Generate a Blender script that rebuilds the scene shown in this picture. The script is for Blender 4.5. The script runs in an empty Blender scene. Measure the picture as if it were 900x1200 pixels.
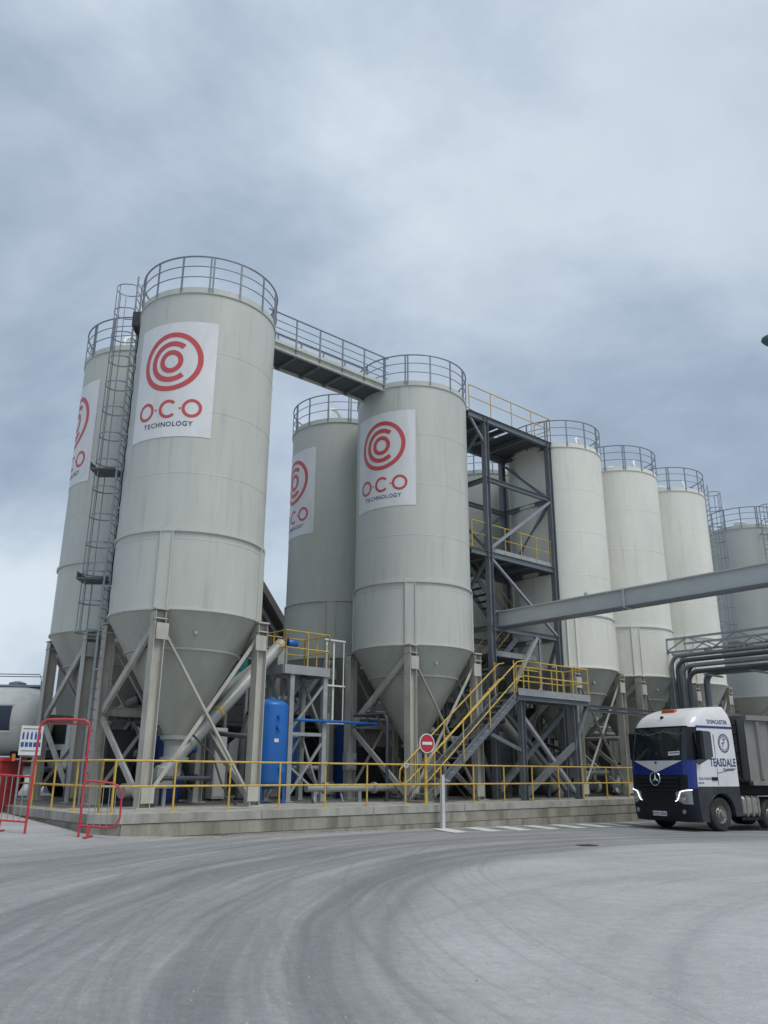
import bpy, math, random
from mathutils import Vector, Matrix
random.seed(7)
R_ = math.radians
scene = bpy.context.scene
COL = scene.collection

# ------------------------------------------------------------------ camera
cam_data = bpy.data.cameras.new('camera')
cam_data.sensor_fit = 'HORIZONTAL'; cam_data.sensor_width = 36.0; cam_data.lens = 38.0
cam_data.clip_start = 0.1; cam_data.clip_end = 3000
cam = bpy.data.objects.new('camera', cam_data); COL.objects.link(cam)
cam.matrix_world = Matrix.Translation((0, 0, 1.5)) @ Matrix.Rotation(R_(90 + 17.754), 4, 'X') @ Matrix.Rotation(R_(0.381), 4, 'Z')
scene.camera = cam
scene.render.resolution_x = 768; scene.render.resolution_y = 1024

# ------------------------------------------------------------------ sky, sun, exposure
SUN_EL, SUN_AZ = 59.0, 132.0      # azimuth measured clockwise from +Y (view direction): right and behind the camera
world = bpy.data.worlds.new('World'); scene.world = world; world.use_nodes = True
SKYLOC = (-5.01, -4.57, 3.8)
wn = world.node_tree; wn.nodes.clear()
def N(tree, kind, **kw):
    n = tree.nodes.new(kind)
    for k, v in kw.items():
        if k.startswith('i_'):
            key = k[2:]
            key = int(key) if key.isdigit() else key.replace('_', ' ')
            n.inputs[key].default_value = v
        else: setattr(n, k, v)
    return n
def ramp(tree, stops, interp='LINEAR'):
    n = tree.nodes.new('ShaderNodeValToRGB'); n.color_ramp.interpolation = interp
    e = n.color_ramp.elements
    while len(e) < len(stops): e.new(0.5)
    for el, (p, c) in zip(e, stops):
        el.position = p; el.color = c if len(c) == 4 else (*c, 1)
    return n
lk = wn.links.new
sky = N(wn, 'ShaderNodeTexSky', sky_type='NISHITA', sun_disc=False)
sky.sun_elevation = R_(SUN_EL); sky.sun_rotation = R_(SUN_AZ); sky.air_density = 1.3; sky.dust_density = 2.0
tc = N(wn, 'ShaderNodeTexCoord'); sep = N(wn, 'ShaderNodeSeparateXYZ'); lk(tc.outputs['Generated'], sep.inputs[0])
zc = N(wn, 'ShaderNodeMath', operation='MAXIMUM', i_1=0.0); lk(sep.outputs['Z'], zc.inputs[0])
za = N(wn, 'ShaderNodeMath', operation='ADD', i_1=0.75); lk(zc.outputs[0], za.inputs[0])
comb = N(wn, 'ShaderNodeCombineXYZ')
for ax in 'XY':
    d = N(wn, 'ShaderNodeMath', operation='DIVIDE'); lk(sep.outputs[ax], d.inputs[0]); lk(za.outputs[0], d.inputs[1]); lk(d.outputs[0], comb.inputs[ax])
comb.inputs['Z'].default_value = 0.0
mp = N(wn, 'ShaderNodeMapping'); lk(comb.outputs[0], mp.inputs[0])
mp.inputs['Location'].default_value = SKYLOC; mp.inputs['Rotation'].default_value = (0, 0, R_(24)); mp.inputs['Scale'].default_value = (1.0, 1.35, 1)
n1 = N(wn, 'ShaderNodeTexNoise', i_Scale=2.3, i_Detail=12.0, i_Roughness=0.57, i_Distortion=0.25); lk(mp.outputs[0], n1.inputs['Vector'])
n2 = N(wn, 'ShaderNodeTexNoise', i_Scale=1.25, i_Detail=3.0, i_Roughness=0.5, i_Distortion=0.2); lk(mp.outputs[0], n2.inputs['Vector'])
mixn = N(wn, 'ShaderNodeMix', data_type='FLOAT'); mixn.inputs[0].default_value = 0.55
lk(n1.outputs[0], mixn.inputs[2]); lk(n2.outputs[0], mixn.inputs[3])
CL = 10.0
cr = ramp(wn, [(0.39, (0.195, 0.243, 0.315)), (0.45, (0.265, 0.33, 0.42)), (0.515, (0.365, 0.438, 0.53)), (0.60, (0.57, 0.64, 0.70))], 'B_SPLINE')
lk(mixn.outputs[0], cr.inputs[0])
clv = N(wn, 'ShaderNodeVectorMath', operation='SCALE'); clv.inputs['Scale'].default_value = CL; lk(cr.outputs[0], clv.inputs[0])
# thin places in the cloud let the blue of the sky through
n3 = N(wn, 'ShaderNodeTexNoise', i_Scale=1.9, i_Detail=6.0, i_Roughness=0.55); 
mp3 = N(wn, 'ShaderNodeMapping'); mp3.inputs['Location'].default_value = (7.1, -2.2, 5); lk(comb.outputs[0], mp3.inputs[0]); lk(mp3.outputs[0], n3.inputs['Vector'])
thin = ramp(wn, [(0.45, (0.97,) * 3), (0.68, (0.68,) * 3)]); lk(n3.outputs[0], thin.inputs[0])
smul = N(wn, 'ShaderNodeMix', data_type='RGBA', blend_type='MULTIPLY'); smul.inputs[0].default_value = 1.0
smul.inputs[7].default_value = (0.62, 0.66, 0.72, 1); lk(sky.outputs[0], smul.inputs[6])
mixc = N(wn, 'ShaderNodeMix', data_type='RGBA'); lk(thin.outputs[0], mixc.inputs[0]); lk(smul.outputs[2], mixc.inputs[6]); lk(clv.outputs[0], mixc.inputs[7])
bg = N(wn, 'ShaderNodeBackground', i_Strength=0.1); lk(mixc.outputs[2], bg.inputs[0])
wo = N(wn, 'ShaderNodeOutputWorld'); lk(bg.outputs[0], wo.inputs[0])

sun_d = bpy.data.lights.new('sun', 'SUN'); sun_d.energy = 1.5; sun_d.angle = R_(30); sun_d.color = (1.0, 0.965, 0.90)
sun = bpy.data.objects.new('sun', sun_d); COL.objects.link(sun)
sd = Vector((math.sin(R_(SUN_AZ)) * math.cos(R_(SUN_EL)), math.cos(R_(SUN_AZ)) * math.cos(R_(SUN_EL)), math.sin(R_(SUN_EL))))
sun.rotation_euler = sd.to_track_quat('Z', 'Y').to_euler(); sun.location = sd * 80
vs = scene.view_settings
vs.view_transform = 'Standard'; vs.look = 'None'; vs.exposure = 0.40; vs.gamma = 1.0; vs.use_curve_mapping = False

# ------------------------------------------------------------------ materials
M = {}
def mat(name, col, rough=0.5, metal=0.0, var=0.12, vscale=3.0, stretch=(1, 1, 1), bump=0.0, bscale=20.0, dirt=None, dirt_amt=0.0, dscale=1.2, spec=0.5, rvar=0.12):
    m = bpy.data.materials.new(name); m.use_nodes = True; M[name] = m
    t = m.node_tree; b = t.nodes['Principled BSDF']; l = t.links.new
    b.inputs['Metallic'].default_value = metal; b.inputs['Specular IOR Level'].default_value = spec
    tc = N(t, 'ShaderNodeTexCoord'); mp = N(t, 'ShaderNodeMapping'); mp.inputs['Scale'].default_value = stretch; l(tc.outputs['Object'], mp.inputs[0])
    oi = N(t, 'ShaderNodeObjectInfo'); off = N(t, 'ShaderNodeVectorMath', operation='SCALE'); off.inputs[0].default_value = (13, 29, 7); l(oi.outputs['Random'], off.inputs['Scale'])
    ad = N(t, 'ShaderNodeVectorMath', operation='ADD'); l(mp.outputs[0], ad.inputs[0]); l(off.outputs[0], ad.inputs[1])
    ns = N(t, 'ShaderNodeTexNoise', i_Scale=vscale, i_Detail=6.0, i_Roughness=0.6); l(ad.outputs[0], ns.inputs['Vector'])
    c1 = tuple(max(0, c * (1 - var)) for c in col); c2 = tuple(min(1, c * (1 + var)) for c in col)
    cr = ramp(t, [(0.3, c1), (0.7, c2)]); l(ns.outputs[0], cr.inputs[0]); out = cr.outputs[0]
    if dirt:
        nd = N(t, 'ShaderNodeTexNoise', i_Scale=dscale, i_Detail=8.0, i_Roughness=0.65, i_Distortion=0.4); l(ad.outputs[0], nd.inputs['Vector'])
        rr = ramp(t, [(0.48, (0, 0, 0)), (0.72, (dirt_amt,) * 3)]); l(nd.outputs[0], rr.inputs[0])
        mx = N(t, 'ShaderNodeMix', data_type='RGBA'); l(rr.outputs[0], mx.inputs[0]); l(out, mx.inputs[6]); mx.inputs[7].default_value = (*dirt, 1); out = mx.outputs[2]
    l(out, b.inputs['Base Color'])
    r2 = ramp(t, [(0.3, (max(0, rough - rvar),) * 3), (0.7, (min(1, rough + rvar),) * 3)]); l(ns.outputs[0], r2.inputs[0]); l(r2.outputs[0], b.inputs['Roughness'])
    if bump:
        nb = N(t, 'ShaderNodeTexNoise', i_Scale=bscale, i_Detail=5.0); l(ad.outputs[0], nb.inputs['Vector'])
        bp = N(t, 'ShaderNodeBump', i_Strength=bump, i_Distance=0.02); l(nb.outputs[0], bp.inputs['Height']); l(bp.outputs[0], b.inputs['Normal'])
    return m
def emis(name, col, strength):
    m = bpy.data.materials.new(name); m.use_nodes = True; M[name] = m
    b = m.node_tree.nodes['Principled BSDF']; b.inputs['Base Color'].default_value = (*col, 1)
    b.inputs['Emission Color'].default_value = (*col, 1); b.inputs['Emission Strength'].default_value = strength
    return m
def silo_paint(name, col, dark, streak=0.5, rough=0.42):
    """weathered paint: broad tone drift, run-down streaks, specks of rust, slightly wavy plate"""
    m = bpy.data.materials.new(name); m.use_nodes = True; M[name] = m
    t = m.node_tree; b = t.nodes['Principled BSDF']; l = t.links.new
    tc = N(t, 'ShaderNodeTexCoord'); oi = N(t, 'ShaderNodeObjectInfo')
    off = N(t, 'ShaderNodeVectorMath', operation='SCALE'); off.inputs[0].default_value = (13, 29, 7); l(oi.outputs['Random'], off.inputs['Scale'])
    ad = N(t, 'ShaderNodeVectorMath', operation='ADD'); l(tc.outputs['Object'], ad.inputs[0]); l(off.outputs[0], ad.inputs[1])
    def noise(sc, stretch, det=6.0, rg=0.6, dist=0.0):
        mp = N(t, 'ShaderNodeMapping'); mp.inputs['Scale'].default_value = stretch; l(ad.outputs[0], mp.inputs[0])
        n = N(t, 'ShaderNodeTexNoise', i_Scale=sc, i_Detail=det, i_Roughness=rg, i_Distortion=dist); l(mp.outputs[0], n.inputs['Vector']); return n.outputs[0]
    def over(cur, fac, c):
        mx = N(t, 'ShaderNodeMix', data_type='RGBA'); l(fac, mx.inputs[0]); l(cur, mx.inputs[6]); mx.inputs[7].default_value = (*c, 1); return mx.outputs[2]
    broad = noise(0.45, (1, 1, 0.5), 4)
    c = ramp(t, [(0.3, tuple(v * 0.92 for v in col)), (0.7, tuple(min(1, v * 1.05) for v in col))]); l(broad, c.inputs[0]); cur = c.outputs[0]
    st = ramp(t, [(0.50, (0,) * 3), (0.74, (streak,) * 3)]); l(noise(5.0, (1, 1, 0.05), 8, 0.68), st.inputs[0])
    ms = ramp(t, [(0.35, (0,) * 3), (0.62, (1,) * 3)]); l(noise(0.7, (1, 1, 0.6), 3), ms.inputs[0])
    mm = N(t, 'ShaderNodeMath', operation='MULTIPLY'); l(st.outputs[0], mm.inputs[0]); l(ms.outputs[0], mm.inputs[1]); cur = over(cur, mm.outputs[0], dark)
    dust = ramp(t, [(0.52, (0,) * 3), (0.72, (0.35,) * 3)]); l(noise(1.6, (1, 1, 0.3), 8, 0.65, 0.4), dust.inputs[0]); cur = over(cur, dust.outputs[0], tuple(min(1, v * 1.10 + 0.02) for v in col))
    sp = ramp(t, [(0.735, (0,) * 3), (0.78, (0.6,) * 3)]); l(noise(6.0, (1, 1, 0.4), 6, 0.7), sp.inputs[0]); cur = over(cur, sp.outputs[0], (0.26, 0.19, 0.12))
    l(cur, b.inputs['Base Color'])
    rr = ramp(t, [(0.3, (rough - 0.12,) * 3), (0.7, (rough + 0.16,) * 3)]); l(noise(1.1, (1, 1, 0.35), 6), rr.inputs[0]); l(rr.outputs[0], b.inputs['Roughness'])
    bp = N(t, 'ShaderNodeBump', i_Strength=0.22, i_Distance=0.05); l(noise(0.9, (1, 1, 1), 2), bp.inputs['Height']); l(bp.outputs[0], b.inputs['Normal'])
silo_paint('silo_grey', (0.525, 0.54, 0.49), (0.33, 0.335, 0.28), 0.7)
silo_paint('silo_cream', (0.72, 0.718, 0.64), (0.48, 0.475, 0.40), 0.65)
silo_paint('silo_grey_shaded', (0.50, 0.515, 0.465), (0.34, 0.35, 0.31))  # the silo grey again, shade of the back silos put into its colour
silo_paint('silo_far', (0.52, 0.53, 0.49), (0.38, 0.39, 0.35))
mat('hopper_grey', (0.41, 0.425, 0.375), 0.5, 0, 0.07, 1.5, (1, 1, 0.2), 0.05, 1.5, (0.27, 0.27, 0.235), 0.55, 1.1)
mat('leg_grey', (0.47, 0.46, 0.405), 0.55, 0, 0.10, 2.0, (1, 1, 0.4), 0.05, 12, (0.25, 0.22, 0.17), 0.65, 2.2)
mat('galvanised', (0.30, 0.325, 0.35), 0.45, 0.35, 0.14, 9.0, dirt=(0.22, 0.22, 0.21), dirt_amt=0.4)
mat('rail_grey', (0.23, 0.255, 0.285), 0.45, 0.3, 0.12, 9.0)
mat('steel_blue_grey', (0.165, 0.185, 0.205), 0.5, 0.15, 0.14, 3.0, dirt=(0.24, 0.24, 0.22), dirt_amt=0.45)
mat('deck_dark', (0.10, 0.112, 0.122), 0.6, 0.2, 0.2, 6.0)
mat('plat_grey', (0.34, 0.36, 0.365), 0.55, 0.1, 0.12, 4.0, dirt=(0.22, 0.21, 0.19), dirt_amt=0.5)
mat('yellow_paint', (0.62, 0.42, 0.075), 0.45, 0, 0.12, 6.0, dirt=(0.30, 0.20, 0.10), dirt_amt=0.8, dscale=5)
mat('red_paint', (0.52, 0.035, 0.055), 0.45, 0, 0.12, 6.0, dirt=(0.36, 0.16, 0.13), dirt_amt=0.4, dscale=3)
mat('red_skip', (0.42, 0.025, 0.03), 0.5, 0, 0.15, 2.0, dirt=(0.24, 0.10, 0.08), dirt_amt=0.5)
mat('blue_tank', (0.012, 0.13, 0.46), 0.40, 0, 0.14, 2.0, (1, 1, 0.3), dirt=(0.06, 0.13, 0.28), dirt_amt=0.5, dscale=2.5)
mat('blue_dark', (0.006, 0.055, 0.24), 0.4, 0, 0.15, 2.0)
mat('teal_paint', (0.01, 0.17, 0.16), 0.45, 0, 0.15, 2.0)
mat('sign_white', (0.74, 0.74, 0.745), 0.38, 0, 0.04, 2.0, (1, 1, 0.3), 0.10, 1.5, dirt=(0.56, 0.56, 0.53), dirt_amt=0.55, dscale=1.6)
mat('logo_red', (0.56, 0.085, 0.085), 0.4, 0, 0.04, 2.0)
mat('logo_ink', (0.045, 0.055, 0.10), 0.4, 0, 0.04, 2.0)
mat('white_paint', (0.72, 0.72, 0.71), 0.35, 0, 0.04, 2.0, dirt=(0.50, 0.49, 0.46), dirt_amt=0.3)
mat('cab_white', (0.68, 0.69, 0.70), 0.25, 0, 0.03, 1.0, dirt=(0.46, 0.46, 0.44), dirt_amt=0.35, dscale=1.5)
mat('cab_blue', (0.010, 0.028, 0.21), 0.22, 0, 0.08, 1.0, dirt=(0.06, 0.07, 0.12), dirt_amt=0.3)
mat('cab_dark', (0.008, 0.012, 0.018), 0.5, 0, 0.25, 2.0, dirt=(0.03, 0.033, 0.034), dirt_amt=0.4, spec=0.3)
mat('cab_skirt', (0.034, 0.037, 0.046), 0.5, 0, 0.2, 2.0, dirt=(0.085, 0.08, 0.07), dirt_amt=0.5, spec=0.35)
mat('grille_black', (0.014, 0.017, 0.022), 0.5, 0, 0.2, 2.0, spec=0.35)
mat('rubber', (0.022, 0.023, 0.025), 0.8, 0, 0.2, 5.0, dirt=(0.10, 0.095, 0.085), dirt_amt=0.6, dscale=2.5)
mat('rim_metal', (0.30, 0.29, 0.26), 0.5, 0.5, 0.25, 8.0, dirt=(0.10, 0.09, 0.075), dirt_amt=0.6, dscale=4)
mat('chrome', (0.75, 0.76, 0.78), 0.15, 1.0, 0.03, 2.0)
mat('alu_dirty', (0.34, 0.33, 0.29), 0.45, 0.55, 0.2, 4.0, dirt=(0.16, 0.145, 0.12), dirt_amt=0.6)
mat('tipper_grey', (0.22, 0.222, 0.208), 0.6, 0.1, 0.2, 2.0, (1, 1, 0.5), dirt=(0.25, 0.24, 0.21), dirt_amt=0.6)
mat('tanker_cream', (0.74, 0.725, 0.665), 0.35, 0.0, 0.05, 1.0, dirt=(0.42, 0.40, 0.35), dirt_amt=0.5)
mat('tanker_band', (0.03, 0.045, 0.075), 0.35, 0, 0.1, 1.0)
mat('amber', (0.55, 0.12, 0.05), 0.35, 0, 0.1, 3.0)
mat('cladding', (0.16, 0.152, 0.14), 0.6, 0.1, 0.12, 1.0, (1, 1, 0.3), dirt=(0.10, 0.095, 0.085), dirt_amt=0.5, dscale=0.5)
mat('roof_sheet', (0.12, 0.115, 0.11), 0.6, 0.1, 0.15, 1.0)
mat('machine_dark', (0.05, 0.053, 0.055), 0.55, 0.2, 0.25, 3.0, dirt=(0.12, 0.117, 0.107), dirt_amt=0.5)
mat('pipe_steel', (0.20, 0.22, 0.235), 0.42, 0.35, 0.15, 2.0, dirt=(0.25, 0.25, 0.24), dirt_amt=0.4)
mat('pipe_dark', (0.075, 0.09, 0.11), 0.4, 0.3, 0.15, 2.0)
mat('duct_grey', (0.34, 0.355, 0.335), 0.45, 0.1, 0.08, 2.0, dirt=(0.22, 0.22, 0.2), dirt_amt=0.5)
mat('beam_grey', (0.52, 0.54, 0.53), 0.5, 0.1, 0.07, 0.8, dirt=(0.38, 0.39, 0.38), dirt_amt=0.5, dscale=0.7)
mat('sign_red', (0.44, 0.03, 0.045), 0.4, 0, 0.05, 2.0)
mat('sign_blue', (0.02, 0.10, 0.33), 0.4, 0, 0.1, 2.0)
mat('orange_tag', (0.55, 0.16, 0.03), 0.4, 0, 0.1, 2.0)
mat('fringe', (0.16, 0.30, 0.30), 0.7, 0, 0.2, 8.0)
mat('lamp_body', (0.04, 0.12, 0.12), 0.35, 0.2, 0.1, 2.0)
mat('post_white', (0.60, 0.61, 0.60), 0.45, 0, 0.08, 3.0, dirt=(0.36, 0.35, 0.32), dirt_amt=0.5, dscale=3)
emis('led', (0.95, 0.98, 1.0), 1.3)
g = mat('glass_dark', (0.012, 0.020, 0.024), 0.06, 0, 0.2, 1.0, rvar=0.02, spec=0.7)
g = bpy.data.materials.new('glass'); g.use_nodes = True; M['glass'] = g
gb = g.node_tree.nodes['Principled BSDF']; gb.inputs['Base Color'].default_value = (0.55, 0.66, 0.66, 1); gb.inputs['Roughness'].default_value = 0.03; gb.inputs['Transmission Weight'].default_value = 1.0; gb.inputs['IOR'].default_value = 1.2
mat('lamp_glass', (0.30, 0.32, 0.33), 0.12, 0.3, 0.2, 3.0)

def concrete(name, c1, c2, stain, scale=1.0, bump=0.35, damp=None):
    m = bpy.data.materials.new(name); m.use_nodes = True; M[name] = m
    t = m.node_tree; b = t.nodes['Principled BSDF']; l = t.links.new
    tc = N(t, 'ShaderNodeTexCoord')
    oi = N(t, 'ShaderNodeObjectInfo'); off = N(t, 'ShaderNodeVectorMath', operation='SCALE'); off.inputs[0].default_value = (13, 29, 7); l(oi.outputs['Random'], off.inputs['Scale'])
    ad = N(t, 'ShaderNodeVectorMath', operation='ADD'); l(tc.outputs['Object'], ad.inputs[0]); l(off.outputs[0], ad.inputs[1])
    n1 = N(t, 'ShaderNodeTexNoise', i_Scale=1.3 * scale, i_Detail=9.0, i_Roughness=0.65); l(ad.outputs[0], n1.inputs['Vector'])
    cr = ramp(t, [(0.3, c1), (0.7, c2)]); l(n1.outputs[0], cr.inputs[0])
    mp = N(t, 'ShaderNodeMapping'); mp.inputs['Scale'].default_value = (2.2, 2.2, 0.45); l(ad.outputs[0], mp.inputs[0])
    n2 = N(t, 'ShaderNodeTexNoise', i_Scale=0.9 * scale, i_Detail=7.0, i_Roughness=0.6, i_Distortion=0.3); l(mp.outputs[0], n2.inputs['Vector'])
    r2 = ramp(t, [(0.44, (0, 0, 0)), (0.66, (0.85,) * 3)]); l(n2.outputs[0], r2.inputs[0])
    mx = N(t, 'ShaderNodeMix', data_type='RGBA'); l(r2.outputs[0], mx.inputs[0]); l(cr.outputs[0], mx.inputs[6]); mx.inputs[7].default_value = (*stain, 1)
    l(mx.outputs[2], b.inputs['Base Color']); b.inputs['Roughness'].default_value = 0.88; b.inputs['Specular IOR Level'].default_value = 0.3
    n3 = N(t, 'ShaderNodeTexNoise', i_Scale=22.0, i_Detail=6.0); l(ad.outputs[0], n3.inputs['Vector'])
    bp = N(t, 'ShaderNodeBump', i_Strength=bump, i_Distance=0.015); l(n3.outputs[0], bp.inputs['Height']); l(bp.outputs[0], b.inputs['Normal'])
    return m
concrete('plinth_concrete', (0.27, 0.252, 0.212), (0.38, 0.36, 0.31), (0.15, 0.15, 0.11))
concrete('plinth_cap', (0.33, 0.32, 0.285), (0.44, 0.43, 0.39), (0.23, 0.225, 0.195))
concrete('road_paint', (0.58, 0.58, 0.56), (0.72, 0.72, 0.70), (0.40, 0.405, 0.40), 3.0)
concrete('plinth_floor', (0.14, 0.138, 0.125), (0.20, 0.198, 0.18), (0.09, 0.09, 0.08))  # stained floor, coloured darker still to deepen the shade under the silos

# the yard: dusty concrete with tyre tracks swept round the turn (arcs about one point)
def yard_material():
    m = bpy.data.materials.new('yard_concrete'); m.use_nodes = True; M['yard_concrete'] = m
    t = m.node_tree; b = t.nodes['Principled BSDF']; l = t.links.new
    tc = N(t, 'ShaderNodeTexCoord'); sp = N(t, 'ShaderNodeSeparateXYZ')
    wob = N(t, 'ShaderNodeTexNoise', i_Scale=0.10, i_Detail=2.0); l(tc.outputs['Object'], wob.inputs['Vector'])
    wv = N(t, 'ShaderNodeVectorMath', operation='MULTIPLY_ADD'); l(wob.outputs['Color'], wv.inputs[0]); wv.inputs[1].default_value = (1.6, 1.6, 0); l(tc.outputs['Object'], wv.inputs[2])
    l(wv.outputs[0], sp.inputs[0])
    def polar(cx, cy):
        x = N(t, 'ShaderNodeMath', operation='SUBTRACT', i_0=cx); l(sp.outputs['X'], x.inputs[1])
        y = N(t, 'ShaderNodeMath', operation='SUBTRACT', i_1=cy); l(sp.outputs['Y'], y.inputs[0])
        cmb = N(t, 'ShaderNodeCombineXYZ'); l(x.outputs[0], cmb.inputs[0]); l(y.outputs[0], cmb.inputs[1])
        ln = N(t, 'ShaderNodeVectorMath', operation='LENGTH'); l(cmb.outputs[0], ln.inputs[0])
        an = N(t, 'ShaderNodeMath', operation='ARCTAN2'); l(y.outputs[0], an.inputs[0]); l(x.outputs[0], an.inputs[1])
        return ln.outputs['Value'], an.outputs[0]
    def streaks(r, a, sr, sa, off):
        c = N(t, 'ShaderNodeCombineXYZ')
        m1 = N(t, 'ShaderNodeMath', operation='MULTIPLY', i_1=sr); l(r, m1.inputs[0]); l(m1.outputs[0], c.inputs[0])
        m2 = N(t, 'ShaderNodeMath', operation='MULTIPLY', i_1=sa); l(a, m2.inputs[0]); l(m2.outputs[0], c.inputs[1]); c.inputs[2].default_value = off
        n = N(t, 'ShaderNodeTexNoise', i_Scale=1.0, i_Detail=5.0, i_Roughness=0.62); l(c.outputs[0], n.inputs['Vector'])
        return n.outputs[0]
    def span(r, a0, a1, b0, b1):          # 0 outside, 1 between a1 and b0
        q = ramp(t, [(0, (0,) * 3), (1, (1,) * 3)])
        mr = N(t, 'ShaderNodeMapRange', interpolation_type='SMOOTHSTEP'); mr.inputs[1].default_value = a0; mr.inputs[2].default_value = a1; l(r, mr.inputs[0])
        m2 = N(t, 'ShaderNodeMapRange', interpolation_type='SMOOTHSTEP'); m2.inputs[1].default_value = b0; m2.inputs[2].default_value = b1; m2.inputs[3].default_value = 1; m2.inputs[4].default_value = 0; l(r, m2.inputs[0])
        mm = N(t, 'ShaderNodeMath', operation='MULTIPLY'); l(mr.outputs[0], mm.inputs[0]); l(m2.outputs[0], mm.inputs[1]); return mm.outputs[0]
    r1, a1 = polar(17.3, 9.2)
    s_f = streaks(r1, a1, 6.0, 1.6, 1.0); s_c = streaks(r1, a1, 1.9, 1.3, 4.0)
    sm = N(t, 'ShaderNodeMix', data_type='FLOAT'); sm.inputs[0].default_value = 0.66; l(s_f, sm.inputs[2]); l(s_c, sm.inputs[3])
    sr = ramp(t, [(0.36, (0.12,) * 3), (0.60, (1,) * 3)]); l(sm.outputs[0], sr.inputs[0])
    zone = span(r1, 15.6, 17.0, 21.5, 27.0)
    trk = N(t, 'ShaderNodeMath', operation='MULTIPLY'); l(sr.outputs[0], trk.inputs[0]); l(zone, trk.inputs[1])
    # two crisp tyre bands
    bands = None
    for (x0, x1) in ((16.35, 16.62), (16.95, 17.1), (17.55, 17.85), (18.55, 18.75), (19.2, 19.34), (20.1, 20.35), (21.3, 21.5)):
        s = span(r1, x0 - 0.20, x0 + 0.10, x1 - 0.08, x1 + 0.22)
        if bands is None: bands = s
        else:
            q = N(t, 'ShaderNodeMath', operation='MAXIMUM'); l(bands, q.inputs[0]); l(s, q.inputs[1]); bands = q.outputs[0]
    bt = N(t, 'ShaderNodeMix', data_type='FLOAT'); bt.inputs[2].default_value = 0.25; bt.inputs[3].default_value = 0.9; l(s_f, bt.inputs[0])
    bm = N(t, 'ShaderNodeMath', operation='MULTIPLY'); l(bands, bm.inputs[0]); l(bt.outputs[0], bm.inputs[1])
    r2, a2 = polar(18.6, 1.7)
    s2 = streaks(r2, a2, 1.6, 0.9, 9.0); s2r = ramp(t, [(0.46, (0,) * 3), (0.66, (0.5,) * 3)]); l(s2, s2r.inputs[0])
    r3, a3 = polar(9.5, 31.5)
    s3 = streaks(r3, a3, 5.0, 1.6, 3.0); s3r = ramp(t, [(0.52, (0,) * 3), (0.70, (0.7,) * 3)]); l(s3, s3r.inputs[0])
    r4, a4 = polar(24.0, 13.5)
    s4 = streaks(r4, a4, 6.0, 1.4, 6.0); s4r = ramp(t, [(0.52, (0,) * 3), (0.66, (0.8,) * 3)]); l(s4, s4r.inputs[0])
    z4 = span(r4, 20.0, 22.0, 27.0, 32.0); t4 = N(t, 'ShaderNodeMath', operation='MULTIPLY'); l(s4r.outputs[0], t4.inputs[0]); l(z4, t4.inputs[1])
    dust = N(t, 'ShaderNodeTexNoise', i_Scale=0.35, i_Detail=8.0, i_Roughness=0.62); l(tc.outputs['Object'], dust.inputs['Vector'])
    fine = N(t, 'ShaderNodeTexNoise', i_Scale=9.0, i_Detail=8.0, i_Roughness=0.7); l(tc.outputs['Object'], fine.inputs['Vector'])
    base = ramp(t, [(0.3, (0.33, 0.334, 0.334)), (0.7, (0.43, 0.435, 0.434))]); l(dust.outputs[0], base.inputs[0])
    def mixin(cur, fac, col, k=1.0):
        f = N(t, 'ShaderNodeMath', operation='MULTIPLY', i_1=k); l(fac, f.inputs[0])
        mx = N(t, 'ShaderNodeMix', data_type='RGBA'); l(f.outputs[0], mx.inputs[0]); l(cur, mx.inputs[6]); mx.inputs[7].default_value = (*col, 1); return mx.outputs[2]
    c = mixin(base.outputs[0], trk.outputs[0], (0.13, 0.134, 0.141), 0.72)
    c = mixin(c, bm.outputs[0], (0.12, 0.124, 0.13), 0.42)
    c = mixin(c, s2r.outputs[0], (0.185, 0.19, 0.20), 0.55)
    c = mixin(c, s3r.outputs[0], (0.22, 0.223, 0.226), 0.35)
    c = mixin(c, t4.outputs[0], (0.17, 0.172, 0.175), 0.45)
    fr = ramp(t, [(0.35, (0.90,) * 3), (0.68, (1.08,) * 3)]); l(fine.outputs[0], fr.inputs[0])
    mu = N(t, 'ShaderNodeMix', data_type='RGBA', blend_type='MULTIPLY'); mu.inputs[0].default_value = 1.0; l(c, mu.inputs[6]); l(fr.outputs[0], mu.inputs[7])
    spk = N(t, 'ShaderNodeTexNoise', i_Scale=55.0, i_Detail=3.0, i_Roughness=0.7); l(tc.outputs['Object'], spk.inputs['Vector'])
    sk = ramp(t, [(0.32, (0.86,) * 3), (0.68, (1.12,) * 3)]); l(spk.outputs[0], sk.inputs[0])
    mu2 = N(t, 'ShaderNodeMix', data_type='RGBA', blend_type='MULTIPLY'); mu2.inputs[0].default_value = 1.0; l(mu.outputs[2], mu2.inputs[6]); l(sk.outputs[0], mu2.inputs[7])
    # a few dark spots: oil drips and pressed grit
    vo = N(t, 'ShaderNodeTexVoronoi', i_Scale=0.8); l(wv.outputs[0], vo.inputs['Vector'])
    vr = ramp(t, [(0.0, (0.55,) * 3), (0.05, (1.0,) * 3)]); l(vo.outputs['Distance'], vr.inputs[0])
    mu3 = N(t, 'ShaderNodeMix', data_type='RGBA', blend_type='MULTIPLY'); mu3.inputs[0].default_value = 0.6; l(mu2.outputs[2], mu3.inputs[6]); l(vr.outputs[0], mu3.inputs[7])
    l(mu3.outputs[2], b.inputs['Base Color']); b.inputs['Specular IOR Level'].default_value = 0.3
    ro = N(t, 'ShaderNodeMapRange'); ro.inputs[3].default_value = 0.9; ro.inputs[4].default_value = 0.66; l(trk.outputs[0], ro.inputs[0]); l(ro.outputs[0], b.inputs['Roughness'])
    grit = N(t, 'ShaderNodeTexNoise', i_Scale=45.0, i_Detail=4.0); l(tc.outputs['Object'], grit.inputs['Vector'])
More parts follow.
